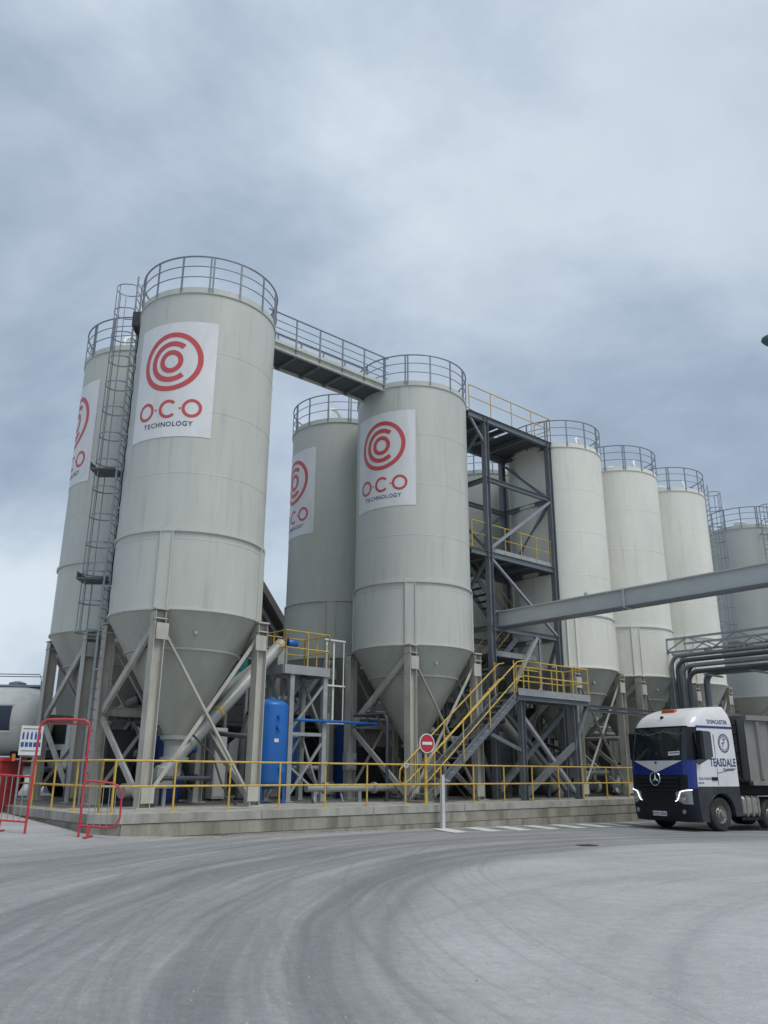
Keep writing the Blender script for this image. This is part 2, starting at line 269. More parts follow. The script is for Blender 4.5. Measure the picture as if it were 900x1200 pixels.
    bp = N(t, 'ShaderNodeBump', i_Strength=0.35, i_Distance=0.012); l(grit.outputs[0], bp.inputs['Height']); l(bp.outputs[0], b.inputs['Normal'])
yard_material()

# ------------------------------------------------------------------ mesh helpers
class MB:
    def __init__(s): s.v = []; s.f = []
    def add(s, vs, fs):
        o = len(s.v); s.v += [tuple(v) for v in vs]; s.f += [tuple(i + o for i in f) for f in fs]; return s
    def box(s, c, d, rz=0.0):
        x, y, z = d[0] / 2, d[1] / 2, d[2] / 2; vs = []
        for sz in (-z, z):
            for sx, sy in ((-x, -y), (x, -y), (x, y), (-x, y)):
                vs.append((c[0] + sx * math.cos(rz) - sy * math.sin(rz), c[1] + sx * math.sin(rz) + sy * math.cos(rz), c[2] + sz))
        return s.add(vs, [(3, 2, 1, 0), (4, 5, 6, 7), (0, 1, 5, 4), (1, 2, 6, 5), (2, 3, 7, 6), (3, 0, 4, 7)])
    def span(s, x0, x1, y0, y1, z0, z1): return s.box(((x0 + x1) / 2, (y0 + y1) / 2, (z0 + z1) / 2), (abs(x1 - x0), abs(y1 - y0), abs(z1 - z0)))
    def sweep(s, p, q, sec, up=(0, 0, 1)):
        p, q = Vector(p), Vector(q); d = (q - p).normalized(); u = Vector(up)
        if abs(d.dot(u)) > 0.98: u = Vector((1, 0, 0))
        side = d.cross(u).normalized(); u2 = side.cross(d).normalized(); n = len(sec)
        vs = [p + side * a + u2 * b for a, b in sec] + [q + side * a + u2 * b for a, b in sec]
        fs = [(i, (i + 1) % n, n + (i + 1) % n, n + i) for i in range(n)] + [tuple(range(n))[::-1], tuple(range(n, 2 * n))]
        return s.add(vs, fs)
    def bar(s, p, q, w, h, up=(0, 0, 1)): return s.sweep(p, q, [(-w / 2, -h / 2), (w / 2, -h / 2), (w / 2, h / 2), (-w / 2, h / 2)], up)
    def ibeam(s, p, q, h, w, t=0.018, up=(0, 0, 1)):
        a, b, c = w / 2, h / 2, t / 2
        return s.sweep(p, q, [(-a, -b), (a, -b), (a, -b + t), (c, -b + t), (c, b - t), (a, b - t), (a, b), (-a, b), (-a, b - t), (-c, b - t), (-c, -b + t), (-a, -b + t)], up)
    def angle(s, p, q, w, t=0.012, up=(0, 0, 1)):
        return s.sweep(p, q, [(-w / 2, -w / 2), (w / 2, -w / 2), (w / 2, -w / 2 + t), (-w / 2 + t, -w / 2 + t), (-w / 2 + t, w / 2), (-w / 2, w / 2)], up)
    def channel(s, p, q, h, w, t=0.014, up=(0, 0, 1)):
        a, b = w / 2, h / 2
        return s.sweep(p, q, [(-a, -b), (a, -b), (a, -b + t), (-a + t, -b + t), (-a + t, b - t), (a, b - t), (a, b), (-a, b)], up)
    def tube(s, pts, r, seg=8, closed=False, caps=True):
        pts = [Vector(p) for p in pts]; n = len(pts); rings = []; ref = None
        for i in range(n):
            if closed: d = pts[(i + 1) % n] - pts[i - 1]
            else: d = pts[min(i + 1, n - 1)] - pts[max(i - 1, 0)]
            d.normalize()
            if ref is None:
                ref = Vector((0, 0, 1)) if abs(d.z) < 0.9 else Vector((1, 0, 0))
            a = (ref - d * ref.dot(d)).normalized(); b = d.cross(a); ref = a
            rr = r[i] if isinstance(r, (list, tuple)) else r
            rings.append([pts[i] + (a * math.cos(2 * math.pi * k / seg) + b * math.sin(2 * math.pi * k / seg)) * rr for k in range(seg)])
        vs = [v for rg in rings for v in rg]; fs = []
        for i in range(n if closed else n - 1):
            j = (i + 1) % n
            for k in range(seg):
                k2 = (k + 1) % seg; fs.append((i * seg + k, i * seg + k2, j * seg + k2, j * seg + k))
        if not closed and caps: fs += [tuple(range(seg))[::-1], tuple(range((n - 1) * seg, n * seg))]
        return s.add(vs, fs)
    def lathe(s, prof, seg=48, axis='z', c=(0, 0, 0), a0=0.0, a1=None):
        full = a1 is None; a1 = a0 + 2 * math.pi if full else a1; n = len(prof); vs = []; cols = seg if full else seg + 1
        for k in range(cols):
            a = a0 + (a1 - a0) * k / seg; ca, sa = math.cos(a), math.sin(a)
            for r, z in prof:
                p = (r * ca, r * sa, z)
                if axis == 'x': p = (z, r * ca, r * sa)
                if axis == 'y': p = (r * sa, z, r * ca)
                vs.append((p[0] + c[0], p[1] + c[1], p[2] + c[2]))
        fs = []
        for k in range(seg):
            k2 = (k + 1) % cols if full else k + 1
            for i in range(n - 1): fs.append((k * n + i, k2 * n + i, k2 * n + i + 1, k * n + i + 1))
        return s.add(vs, fs)
    def prism(s, poly, z0, z1):      # polygon in xy
        n = len(poly); vs = [(x, y, z0) for x, y in poly] + [(x, y, z1) for x, y in poly]
        return s.add(vs, [tuple(range(n))[::-1], tuple(range(n, 2 * n))] + [(i, (i + 1) % n, n + (i + 1) % n, n + i) for i in range(n)])
    def map(s, fn): s.v = [fn(*v) for v in s.v]; return s
    def mesh(s, name, m, smooth=False, angle=35):
        me = bpy.data.meshes.new(name); me.from_pydata(s.v, [], s.f); me.validate(); me.update()
        if m: me.materials.append(M[m] if isinstance(m, str) else m)
        if smooth:
            me.polygons.foreach_set('use_smooth', [True] * len(me.polygons)); me.set_sharp_from_angle(angle=R_(angle))
        return me
    def build(s, name, m, parent=None, smooth=False, angle=35, loc=None, label=None):
        o = bpy.data.objects.new(name, s.mesh(name, m, smooth, angle)); COL.objects.link(o)
        if parent is not None: o.parent = parent
        if loc is not None: o.location = loc
        if label: o['label'] = label
        return o
def inst(name, me, parent, loc=(0, 0, 0), rot=(0, 0, 0)):
    o = bpy.data.objects.new(name, me); COL.objects.link(o); o.parent = parent; o.location = loc; o.rotation_euler = rot; return o
PH = R_(40.8)
UX, UY = math.cos(PH), math.sin(PH); OX, OY = 1.06, 28.96      # row frame: a along the silo row, b towards the back
def W(a, b, z=0.0): return Vector((OX + UX * a - UY * b, OY + UY * a + UX * b, z))
def ab(x, y): return ((x - OX) * UX + (y - OY) * UY, -(x - OX) * UY + (y - OY) * UX)
def tag(o, label, cat, group=None, kind=None):
    if label: o['label'] = label
    if cat: o['category'] = cat
    if group: o['group'] = group
    if kind: o['kind'] = kind
    return o
def thing(name, label, cat, loc, rz=PH, group=None):
    o = bpy.data.objects.new(name, None); COL.objects.link(o); o.location = loc; o.rotation_euler = (0, 0, rz); o.empty_display_size = 0.2
    return tag(o, label, cat, group)
def text_mesh(txt, size, spacing=1.0, bold=0.0, depth=0.0):
    cu = bpy.data.curves.new('lettering', 'FONT'); cu.body = txt; cu.size = size; cu.align_x = 'CENTER'; cu.space_character = spacing; cu.offset = bold; cu.extrude = depth; cu.resolution_u = 3
    o = bpy.data.objects.new('lettering', cu); COL.objects.link(o); dg = bpy.context.evaluated_depsgraph_get(); dg.update()
    me = bpy.data.meshes.new_from_object(o.evaluated_get(dg)); bpy.data.objects.remove(o); bpy.data.curves.remove(cu)
    mb = MB(); mb.v = [tuple(v.co) for v in me.vertices]; mb.f = [tuple(p.vertices) for p in me.polygons]; bpy.data.meshes.remove(me)
    return mb
def yard_z(x):
    if x >= -4: z = -0.02 * x
    else: z = 0.08 + 0.06 * (-4 - x)
    return max(-0.25, min(0.55, z))
PZ = 0.60       # top of the plinth

# ================================================================== SETTING
def build_ground():
    xs = [-600, -300, -150, -80, -40, -25] + [-16 + i * 0.5 for i in range(66)] + [18, 22, 30, 50, 90, 160, 300, 600]
    ys = [-300, -120, -50, -20, -8] + [-4 + i * 1.0 for i in range(50)] + [50, 60, 80, 120, 200, 400, 900]
    mb = MB(); n = len(ys)
    rnd = random.Random(3)
    for x in xs:
        for y in ys:
            z = yard_z(x)
            if -20 < x < 18 and 0 < y < 45: z += 0.006 * math.sin(x * 0.9 + 1) * math.sin(y * 0.7)
            mb.v.append((x, y, z))
    for i in range(len(xs) - 1):
        for j in range(n - 1): mb.f.append((i * n + j, (i + 1) * n + j, (i + 1) * n + j + 1, i * n + j + 1))
    tag(mb.build('ground', 'yard_concrete', smooth=True), 'dusty grey concrete yard with swept tyre tracks', None, kind='structure')
build_ground()

def front_b(a): return -3.85 + (a + 12.5) * 0.031
def build_plinth():
    A0, A1, BK = -12.5, 32.0, 7.2
    root = MB()
    # solid slab with a chamfered front left corner
    poly = [(A0 + 0.5, front_b(A0) + 0.0), (A1, front_b(A1)), (A1, BK), (A0, BK), (A0, front_b(A0) + 0.5)]
    poly_in = [(A0 + 0.52, front_b(A0) + 0.06), (A1, front_b(A1) + 0.06), (A1, BK), (A0 + 0.06, BK), (A0 + 0.06, front_b(A0) + 0.52)]
    core = MB().prism(poly_in, -0.6, PZ - 0.19)
    core.map(lambda x, y, z: W(x, y, z)); o = core.build('plinth', 'plinth_concrete'); tag(o, 'raised concrete plinth under the silos', None, kind='structure')
    # capping slabs: front row one by one, proud of the wall, with open joints
    a = A0 + 0.5; k = 0
    L_ = 3.6
    edges = []
    while a < A1 - 0.1:
        e = min(a + L_, A1); edges.append((a, e)); a = e
    for (s, e) in edges:
        j = 0.008
        c = MB().prism([(s + j, front_b(s)), (e - j, front_b(e)), (e - j, -0.4), (s + j, -0.4)], PZ - 0.19, PZ)
        c.map(lambda x, y, z: W(x, y, z)).build('capping_slab', 'plinth_cap', o)
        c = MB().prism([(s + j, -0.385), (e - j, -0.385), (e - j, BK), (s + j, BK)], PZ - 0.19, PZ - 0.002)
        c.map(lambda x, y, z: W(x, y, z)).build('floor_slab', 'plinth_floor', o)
    c = MB().prism([(A0 + 0.492, front_b(A0)), (A0 + 0.492, BK), (A0, BK), (A0, front_b(A0) + 0.5)], PZ - 0.19, PZ)
    c.map(lambda x, y, z: W(x, y, z)).build('capping_slab', 'plinth_cap', o)
    # wall blocks in two courses, staggered joints
    for course, (z0, z1) in enumerate(((-0.5, 0.105), (0.12, PZ - 0.205))):
        a = A0 + 0.55 - (2.3 if course else 0); rnd = random.Random(5 + course)
        while a < 24:
            e = a + 8.6; s0 = max(a, A0 + 0.55); d = rnd.uniform(-0.006, 0.006) - 0.012 * course
            MB().prism([(s0 + 0.006, front_b(s0) + 0.03 + d), (e - 0.006, front_b(e) + 0.03 + d), (e - 0.006, front_b(e) + 0.09), (s0 + 0.006, front_b(s0) + 0.09)], z0, z1).map(lambda x, y, z: W(x, y, z)).build('wall_block', 'plinth_concrete', o)
            a = e
        b = front_b(A0) + 0.55
        while b < BK - 0.2:
            e = min(b + 4.0, BK)
            MB().prism([(A0 + 0.03 + 0.01 * course, b + 0.006), (A0 + 0.09, b + 0.006), (A0 + 0.09, e - 0.006), (A0 + 0.03 + 0.01 * course, e - 0.006)], z0, z1).map(lambda x, y, z: W(x, y, z)).build('wall_block', 'plinth_concrete', o)
            b = e
    MB().prism([(A0 + 0.535, front_b(A0) + 0.03), (A0 + 0.57, front_b(A0) + 0.09), (A0 + 0.09, front_b(A0) + 0.56), (A0 + 0.03, front_b(A0) + 0.53)], -0.5, PZ - 0.205).map(lambda x, y, z: W(x, y, z)).build('wall_block', 'plinth_concrete', o)
build_plinth()

def build_markings():
    for k in range(8):
        a = -2.75 + k * 1.32
        pts = [(a, -3.62), (a + 0.62, -3.62), (a + 0.10, -5.1), (a - 0.52, -5.1)]
        mb = MB(); n = 6
        for i in range(n + 1):
            f = i / n
            for p, q in ((pts[0], pts[3]), (pts[1], pts[2])):
                w = W(p[0] + (q[0] - p[0]) * f, p[1] + (q[1] - p[1]) * f); mb.v.append((w.x, w.y, yard_z(w.x) + 0.011))
        for i in range(n): mb.f.append((2 * i, 2 * i + 1, 2 * i + 3, 2 * i + 2))
        o = mb.build('hatch_stripe', 'road_paint'); tag(o, 'worn white hatch stripe painted on the yard beside the plinth', None, 'hatch stripes along the plinth', 'structure')
build_markings()

# ================================================================== SILOS
SR = 2.1; ZR = 14.4; ZK = 4.92; ZB = 7.05        # radius, rim, knuckle, stiffening ring (above plinth)
def cyl_pt(s, z, r, ac):            # arc length s from the angle ac, height z -> point on the shell
    a = ac + s / SR
    return (r * math.cos(a), r * math.sin(a), z)
def ring_shape(r0, r1, a0=0.0, a1=2 * math.pi, seg=56):
    full = abs(a1 - a0 - 2 * math.pi) < 1e-6; mb = MB()
    for k in range(seg + (0 if full else 1)):
        a = a0 + (a1 - a0) * k / seg
        mb.v += [(r0 * math.cos(a), r0 * math.sin(a), 0), (r1 * math.cos(a), r1 * math.sin(a), 0)]
    n = len(mb.v) // 2
    for k in range(seg):
        j = (k + 1) % n if full else k + 1
        mb.f.append((2 * k, 2 * k + 1, 2 * j + 1, 2 * j))
    return mb
def sign_on(root, ac):
    z0, z1, hw = 9.77, 13.40, 1.295; zc = 12.13
    p = MB(); n = 36
    for i in range(n + 1):
        for z in (z0, z1): p.v.append(cyl_pt(-hw + 2 * hw * i / n, z, SR + 0.010, ac))
    for i in range(n): p.f.append((2 * i, 2 * i + 2, 2 * i + 3, 2 * i + 1))
    panel = p.build('sign_panel', 'sign_white', root, True)
    def put(mb, name, m, dx=0, dz=0):
        mb.map(lambda x, y, z: cyl_pt(x + dx, y + dz, SR + 0.016, ac)); mb.build(name, m, panel)
    put(ring_shape(0.785, 0.94), 'logo_ring', 'logo_red', 0, zc)
    put(ring_shape(0.49, 0.65, R_(50), R_(310)), 'logo_arc', 'logo_red', 0, zc)
    put(ring_shape(0.215, 0.365), 'logo_ring', 'logo_red', 0, zc)
    zt = 10.63
    put(ring_shape(0.195, 0.285, seg=40), 'letter_o', 'logo_red', -0.72, zt); put(ring_shape(0.195, 0.285, seg=40), 'letter_o', 'logo_red', 0.72, zt)
    put(ring_shape(0.195, 0.285, R_(44), R_(316), 32), 'letter_c', 'logo_red', 0.03, zt)
    for d in (-0.36, 0.385): put(ring_shape(0.0, 0.035, seg=12), 'dot', 'logo_red', d, zt)
    x = -0.70
    for ch, wd in zip('TECHNOLOGY', (0.145, 0.135, 0.155, 0.165, 0.165, 0.175, 0.125, 0.175, 0.165, 0.14)):
        put(text_mesh(ch, 0.205, 1, 0.003), 'letter', 'logo_ink', x + wd * 0.5 - 0.06, 10.09); x += wd
def guardrail(root, z, r, posts, m='rail_grey', gap=None):
    """three ring rails on posts round the roof; gap = (a0, a1) left open"""
    seg = 64
    a0, a1 = (0, 2 * math.pi) if gap is None else (gap[1], gap[0] + 2 * math.pi)
    def rail(zz, rad):
        n = max(8, int(seg * (a1 - a0) / 6.2832)); closed = gap is None
        return MB().tube([(r * math.cos(a0 + (a1 - a0) * i / n), r * math.sin(a0 + (a1 - a0) * i / n), zz) for i in range(n if closed else n + 1)], rad, 6, closed)
    top = rail(z + 1.12, 0.028).build('guardrail', m, root, True)
    for zz in (0.42, 0.78): rail(z + zz, 0.017).build('mid_rail', m, top, True)
    me = MB().bar((0, 0, -0.12), (0, 0, 1.12), 0.055, 0.03).mesh('post', m)
    for a in posts:
        if gap and gap[0] < a % (2 * math.pi) < gap[1]: continue
        inst('post', me, top, (r * math.cos(a), r * math.sin(a), z), (0, 0, a))
def silo(label, a, b, shell='silo_grey', sign=None, gap=None, zr=ZR, roof_kit=0, group='silos in the plant', phase=0.0, braces=True):
    t = thing('silo', label, 'silo', W(a, b, PZ), PH, group)
    # shell: plate courses with weld beads
    prof = [(SR, ZK)]; z = ZK + 1.9
    while z < zr - 0.4:
        prof += [(SR, z - 0.012), (SR + 0.007, z), (SR, z + 0.012)]; z += 1.88
    prof += [(SR, zr)]
    MB().lathe(prof, 96).build('shell', shell, t, True, 12)
    MB().lathe([(SR - 0.01, zr - 0.035), (SR + 0.035, zr - 0.03), (SR + 0.035, zr + 0.02), (SR + 0.012, zr + 0.022), (SR + 0.010, zr + 0.17), (SR - 0.05, zr + 0.19), (0.5, zr + 0.42), (0.0, zr + 0.44)], 96).build('roof', shell, t, True, 25)
    MB().lathe([(SR, ZB - 0.04), (SR + 0.055, ZB - 0.035), (SR + 0.055, ZB + 0.035), (SR, ZB + 0.04)], 96).build('stiffener_ring', shell, t, True, 40)
    MB().lathe([(SR, ZK + 0.03), (SR + 0.04, ZK + 0.02), (SR + 0.04, ZK - 0.03), (SR - 0.02, ZK - 0.05)], 96).build('knuckle_ring', shell, t, True, 40)
    zb, rb = 1.75, 0.30
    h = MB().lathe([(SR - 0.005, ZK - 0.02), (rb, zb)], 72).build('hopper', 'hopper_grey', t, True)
    rz = SR - (SR - rb) * (ZK - 3.95) / (ZK - zb)
    MB().lathe([(rz - 0.02, 3.92), (rz + 0.05, 3.93), (rz + 0.06, 3.97), (rz + 0.01, 4.0)], 72).build('hopper_ring', 'hopper_grey', h, True, 40)
    MB().lathe([(rb - 0.02, zb + 0.06), (rb + 0.12, zb + 0.04), (rb + 0.12, zb - 0.06), (rb, zb - 0.06), (rb, 1.25), (rb + 0.09, 1.23), (rb + 0.09, 1.12), (0.22, 1.1), (0.2, 0.7), (0, 0.7)], 32).build('outlet', 'duct_grey', h, True, 30)
    for ang in (0.4, 2.6, 4.4):        # small level-probe bosses on the cone
        rr = SR - (SR - rb) * (ZK - 4.35) / (ZK - zb)
        MB().lathe([(0.05, -0.04), (0.05, 0.10), (0.0, 0.11)], 10, 'x', (0, 0, 0)).build('probe', 'hopper_grey', h, True).matrix_local = Matrix.Translation((rr * math.cos(ang), rr * math.sin(ang), 4.35)) @ Matrix.Rotation(ang, 4, 'Z')
    q = SR * 0.738
    leg_me = MB().ibeam((0, 0, 0.03), (0, 0, ZK - 0.10), 0.30, 0.30, 0.02).mesh('leg', 'leg_grey')
    foot_me = MB().box((0, 0, 0.015), (0.46, 0.46, 0.03)).mesh('foot_plate', 'leg_grey')
    cap_me = MB().box((0, 0, ZK - 0.05), (0.36, 0.36, 0.04)).box((0, 0, ZK - 0.30), (0.34, 0.34, 0.03)).mesh('head_plate', 'leg_grey')
    pan_me = MB().box((SR + 0.012, 0, (ZK + ZB) / 2 + 0.06), (0.03, 0.38, ZB - ZK + 0.10)).box((SR + 0.035, -0.17, (ZK + ZB) / 2), (0.05, 0.02, ZB - ZK - 0.04)).box((SR + 0.035, 0.17, (ZK + ZB) / 2), (0.05, 0.02, ZB - ZK - 0.04)).mesh('leg_panel', shell)
    for sx, sy in ((-1, -1), (1, -1), (1, 1), (-1, 1)):
        lg = inst('leg', leg_me, t, (sx * q, sy * q, 0)); inst('foot_plate', foot_me, lg); inst('head_plate', cap_me, lg)
        inst('leg_panel', pan_me, t, (0, 0, 0), (0, 0, math.atan2(sy, sx)))
    gus = MB().box((0, 0, 0), (0.34, 0.016, 0.42)).mesh('gusset', 'leg_grey')
    for sx, sy in ((-1, -1), (1, -1)):
        for z in (0.34, ZK - 0.62): inst('gusset', gus, t, (sx * (q - 0.06), sy * (q + 0.155), z))
    # discharge valve with a blue actuator under the cone
    MB().lathe([(0.10, 0.0), (0.10, 0.34), (0.06, 0.38), (0, 0.38)], 16, 'x', (rb - 0.02, 0, 1.45)).build('actuator', 'blue_dark', h, True, 30)
    MB().tube([(0.25, -0.3, 1.9), (0.75, -0.75, 1.3), (0.9, -1.1, 0.5), (1.2, -1.35, 0.03)], 0.03, 8).build('air_hose', 'machine_dark', h, True)
    if braces:
        zt, zl = ZK - 0.5, 0.25
        def br(p, r, w=0.10):
            MB().angle(p, r, w, 0.014).build('brace', 'leg_grey', t)
        # crossing light angles on the long faces
        for sy in (-1, 1):
            y = sy * (q + 0.02)
            br((-q + 0.1, y - 0.05, zt), (q - 0.1, y - 0.05, zl)); br((q - 0.1, y + 0.06, zt), (-q + 0.1, y + 0.06, zl))
        # heavy K bracing on the end faces, meeting half way up the back leg
        for sx in (-1, 1):
            x = sx * q; zn = 2.35
            MB().channel((x, -q + 0.12, ZK - 0.35), (x, q - 0.15, zn + 0.1), 0.20, 0.09).build('brace', 'leg_grey', t)
            MB().channel((x, -q + 0.12, 0.15), (x, q - 0.15, zn - 0.1), 0.16, 0.08).build('brace', 'leg_grey', t)
        MB().ibeam((-q + 0.15, q, 2.45), (q - 0.15, q, 2.45), 0.24, 0.14).build('tie_beam', 'leg_grey', t)
    if sign is not None: sign_on(t, R_(sign))
    posts = []
    for k in range(5):
        c = phase + k * 2 * math.pi / 5
        posts += [c - 0.022, c + 0.022, c + 0.42, c + 0.838]
    guardrail(t, zr + 0.10, SR + 0.02, posts, gap=gap)
    kit = MB().lathe([(0.32, zr + 0.3), (0.32, zr + 0.95), (0.38, zr + 0.97), (0.38, zr + 1.03), (0.15, zr + 1.15), (0, zr + 1.16)], 24)
    k = kit.build('vent_filter', 'white_paint', t, True, loc=(0.5, 0.3, 0))
    if roof_kit:
        # bent filling pipe coming over the rim
        px, py = (-1.25, -0.75) if roof_kit == 1 else (0.1, -1.25)
        pts = [(px, py, zr + 0.2)] + [(px + 0.45 - 0.45 * math.cos(f), py + 0.15 * f, zr + 0.65 + 0.40 * math.sin(f)) for f in [i * math.pi / 8 for i in range(9)]] + [(px + 0.9, py + 0.5, zr + 0.25)]
        MB().tube(pts, 0.075, 12).build('filling_pipe', 'white_paint', t, True)
        MB().lathe([(0.34, zr + 0.25), (0.34, zr + 0.62), (0.24, zr + 0.74), (0, zr + 0.8)], 24).build('roof_hatch', 'white_paint', t, True, loc=(px + 1.0, py + 0.75, 0))
    return t
S1 = silo('nearest grey silo at front left, with its whole red logo sign in view', -8.97, -0.12, 'silo_grey', -144.8, phase=R_(-118), gap=None)
S2 = silo('front grey silo with red logo sign in the middle, at right end of footbridge', 0.0, 0.0, 'silo_grey', -164.7, phase=R_(-138))
S1b = silo('grey silo at far left partly hidden behind the caged ladder', -8.95, 4.45, 'silo_grey', -191.9, phase=R_(-100), roof_kit=1)
S2b = silo('shaded grey silo with cut-off logo sign, under the footbridge', 0.0, 4.40, 'silo_grey_shaded', -192.5, phase=R_(-120), roof_kit=1)
S4 = silo('grey silo behind the steel access tower', 8.85, 4.40, 'silo_grey_shaded', None, phase=R_(-100))
S5 = silo('cream silo just right of the access tower, without any sign', 8.85, 0.0, 'silo_cream', None, phase=R_(-150), roof_kit=2)
S6 = silo('middle one of the three cream silos right of the tower', 13.30, -0.12, 'silo_cream', None, phase=R_(-130), roof_kit=2)
S7 = silo('cream silo right of the middle one, with an edge-on ladder at its right', 17.72, -0.2, 'silo_cream', None, phase=R_(-140), roof_kit=2)
S8 = silo('farthest grey-cream silo at the right edge with a caged ladder on its front', 27.0, 0.0, 'silo_far', None, phase=R_(-60), roof_kit=2)

# ================================================================== LADDERS
def caged_ladder(label, base, rz, height, cage_from, rest=(), top_bracket=0.3, wall=0.25, m='rail_grey', hoop_d=0.72, foot=True):
    """base point on the ladder centre line; local +x points away from the silo wall"""
    t = thing('caged_ladder', label, 'ladder', base, rz)
    for s in (-1, 1):
        MB().bar((0, s * 0.23, 0 if foot else 0), (0, s * 0.23, height), 0.022, 0.055, up=(1, 0, 0)).build('stringer', 'galvanised', t)
    rme = MB().tube([(0, -0.23, 0), (0, 0.23, 0)], 0.013, 6).mesh('rung', m); z = 0.25
    while z < height - 0.1: inst('rung', rme, t, (0, 0, z)); z += 0.28
    z = cage_from; k = 0; zs = []
    while z <= height + 0.001: zs.append(z); z += 0.86
    pts = [(0.0, -0.23, 0)] + [(0.36 - 0.36 * math.cos(f) + 0.0, -0.36 * math.sin(f) * 1.0, 0) for f in []]
    hoop = [(0.0, -0.23, 0), (0.10, -0.33, 0)] + [(0.36 + 0.36 * math.sin(f), -0.36 * math.cos(f), 0) for f in [i * math.pi / 10 for i in range(11)]] + [(0.10, 0.33, 0), (0.0, 0.23, 0)]
    hm = MB()
    for i in range(len(hoop) - 1): hm.bar(hoop[i], hoop[i + 1], 0.010, 0.038)
    hme = hm.mesh('cage_hoop', m)
    for z in zs: inst('cage_hoop', hme, t, (0, 0, z))
    for f in (0.15, 0.32, 0.5, 0.68, 0.85):
        a = f * math.pi; x, y = 0.36 + 0.355 * math.sin(a), -0.355 * math.cos(a)
        MB().bar((x, y, zs[0]), (x, y, zs[-1]), 0.026, 0.010, up=(math.sin(a), -math.cos(a), 0)).build('cage_strap', m, t)
    z = 1.2
    while z < height - 1.3:
        for s in (-1, 1): MB().bar((0, s * 0.23, z), (-wall, s * 0.23, z), 0.05, 0.05).build('wall_bracket', 'galvanised', t)
        z += 2.35
    for z in rest:
        MB().box((0.40, 0, z), (0.72, 0.74, 0.05)).box((0.745, 0, z + 0.1), (0.02, 0.74, 0.2)).box((0.40, -0.36, z + 0.1), (0.70, 0.02, 0.2)).build('rest_platform', 'deck_dark', t)
    return t
az = R_(140)
lb = W(-8.97 + (SR + 0.26) * math.cos(az), -0.12 + (SR + 0.26) * math.sin(az), PZ)
cl = caged_ladder('tall caged steel ladder between the two silos at far left', lb, PH + az, 16.15, 4.6, rest=(6.1, 9.45))
# cable run on the ladder stringer, loosely clipped
pts = []
for i in range(60):
    z = 0.4 + i * 0.235
    pts.append((-0.03 + 0.012 * math.sin(i * 1.7), -0.29 + 0.02 * math.sin(i * 2.3), z))
MB().tube(pts, 0.016, 6).build('cable', 'cab_dark', cl, True)
MB().box((-0.13, -0.05, 14.55), (0.30, 0.75, 0.5)).build('junction_box', 'machine_dark', cl)
az = R_(-62)
caged_ladder('thin caged ladder seen edge-on at right of the last cream silo', W(17.72 + 2.36 * math.cos(az + 0.35), -0.2 + 2.36 * math.sin(az + 0.35), PZ + 6.8), PH + az + 0.35, 8.55, 0.4, rest=(0.1,), foot=False)
az = R_(-124)
caged_ladder('caged ladder on the front of the farthest cream silo', W(27.0 + 2.36 * math.cos(az), 2.36 * math.sin(az), PZ + 1.0), PH + az, 14.6, 7.6, rest=(7.4,), foot=False)

# ================================================================== RAILINGS
def straight_rail(t, p, q, h, posts, m='yellow_paint', rails=(0.5, 1.0), r=0.024, post_r=0.024, foot=True, name='rail', ends=True):
    """rails and posts between two floor points given in the thing's local frame"""
    p, q = Vector(p), Vector(q)
    for f in rails:
        MB().tube([p + Vector((0, 0, h * f)), q + Vector((0, 0, h * f))], r, 8).build(name, m, t, True)
    n = posts
    for i in range(n + 1):
        c = p.lerp(q, i / n)
        o = MB().tube([c, c + Vector((0, 0, h))], post_r, 8).build('post', m, t, True)
        if foot: MB().box((c.x, c.y, c.z + 0.008), (0.16, 0.12, 0.016)).build('foot_plate', m, o)
def plinth_rail():
    t = thing('guard_railing', 'long yellow two-rail guard railing along the front of the plinth', 'railing', W(-12.0, -3.25, PZ), PH)
    ang = math.atan2(0.031, 1.0)
    straight_rail(t, (0.1, 0.12, 0), (31.2, 0.92, 0), 1.1, 21)
    t = thing('guard_railing', 'yellow guard railing along the left end of the plinth', 'railing', W(-12.15, -3.05, PZ), PH)
    straight_rail(t, (0, 0, 0), (0.0, 5.7, 0), 1.1, 4)
    straight_rail(t, (0.25, -0.1, 0), (0.0, 0.0, 0), 1.1, 1, foot=False)
plinth_rail()

def yard_bits():
    rnd = random.Random(11); mb = MB()
    def stone(x, y, r):
        z = yard_z(x); n = 5; o = len(mb.v); h = r * rnd.uniform(0.5, 0.9); ph = rnd.random() * 6
        for k in range(n): mb.v.append((x + r * rnd.uniform(0.7, 1.2) * math.cos(ph + k * 6.283 / n), y + r * rnd.uniform(0.7, 1.2) * math.sin(ph + k * 6.283 / n), z - 0.004))
        mb.v.append((x, y, z + h))
        for k in range(n): mb.f.append((o + k, o + (k + 1) % n, o + n))
    for i in range(900):
        a = rnd.uniform(-12.6, 14); w = W(a, front_b(a) - abs(rnd.gauss(0, 0.22)) - 0.02); stone(w.x, w.y, rnd.uniform(0.008, 0.03))
    for i in range(900): stone(rnd.uniform(-9, 11), rnd.uniform(4.5, 26), rnd.uniform(0.005, 0.016))
    tag(mb.build('loose_grit', 'plinth_cap'), 'loose grit and stone chips scattered on the yard', 'grit', kind='stuff')
yard_bits()
def drain():
    x, y = 4.74, 20.17; t = thing('drain_cover', 'small dark iron drain cover set in the yard before the lorry', 'drain cover', (x, y, yard_z(x)), 0.5)
    MB().span(-0.22, 0.22, -0.15, 0.15, -0.02, 0.008).build('frame', 'machine_dark', t)
    for i in range(4): MB().span(-0.18, 0.18, -0.125 + i * 0.068, -0.09 + i * 0.068, 0.0085, 0.014).build('bar', 'machine_dark', t)
drain()

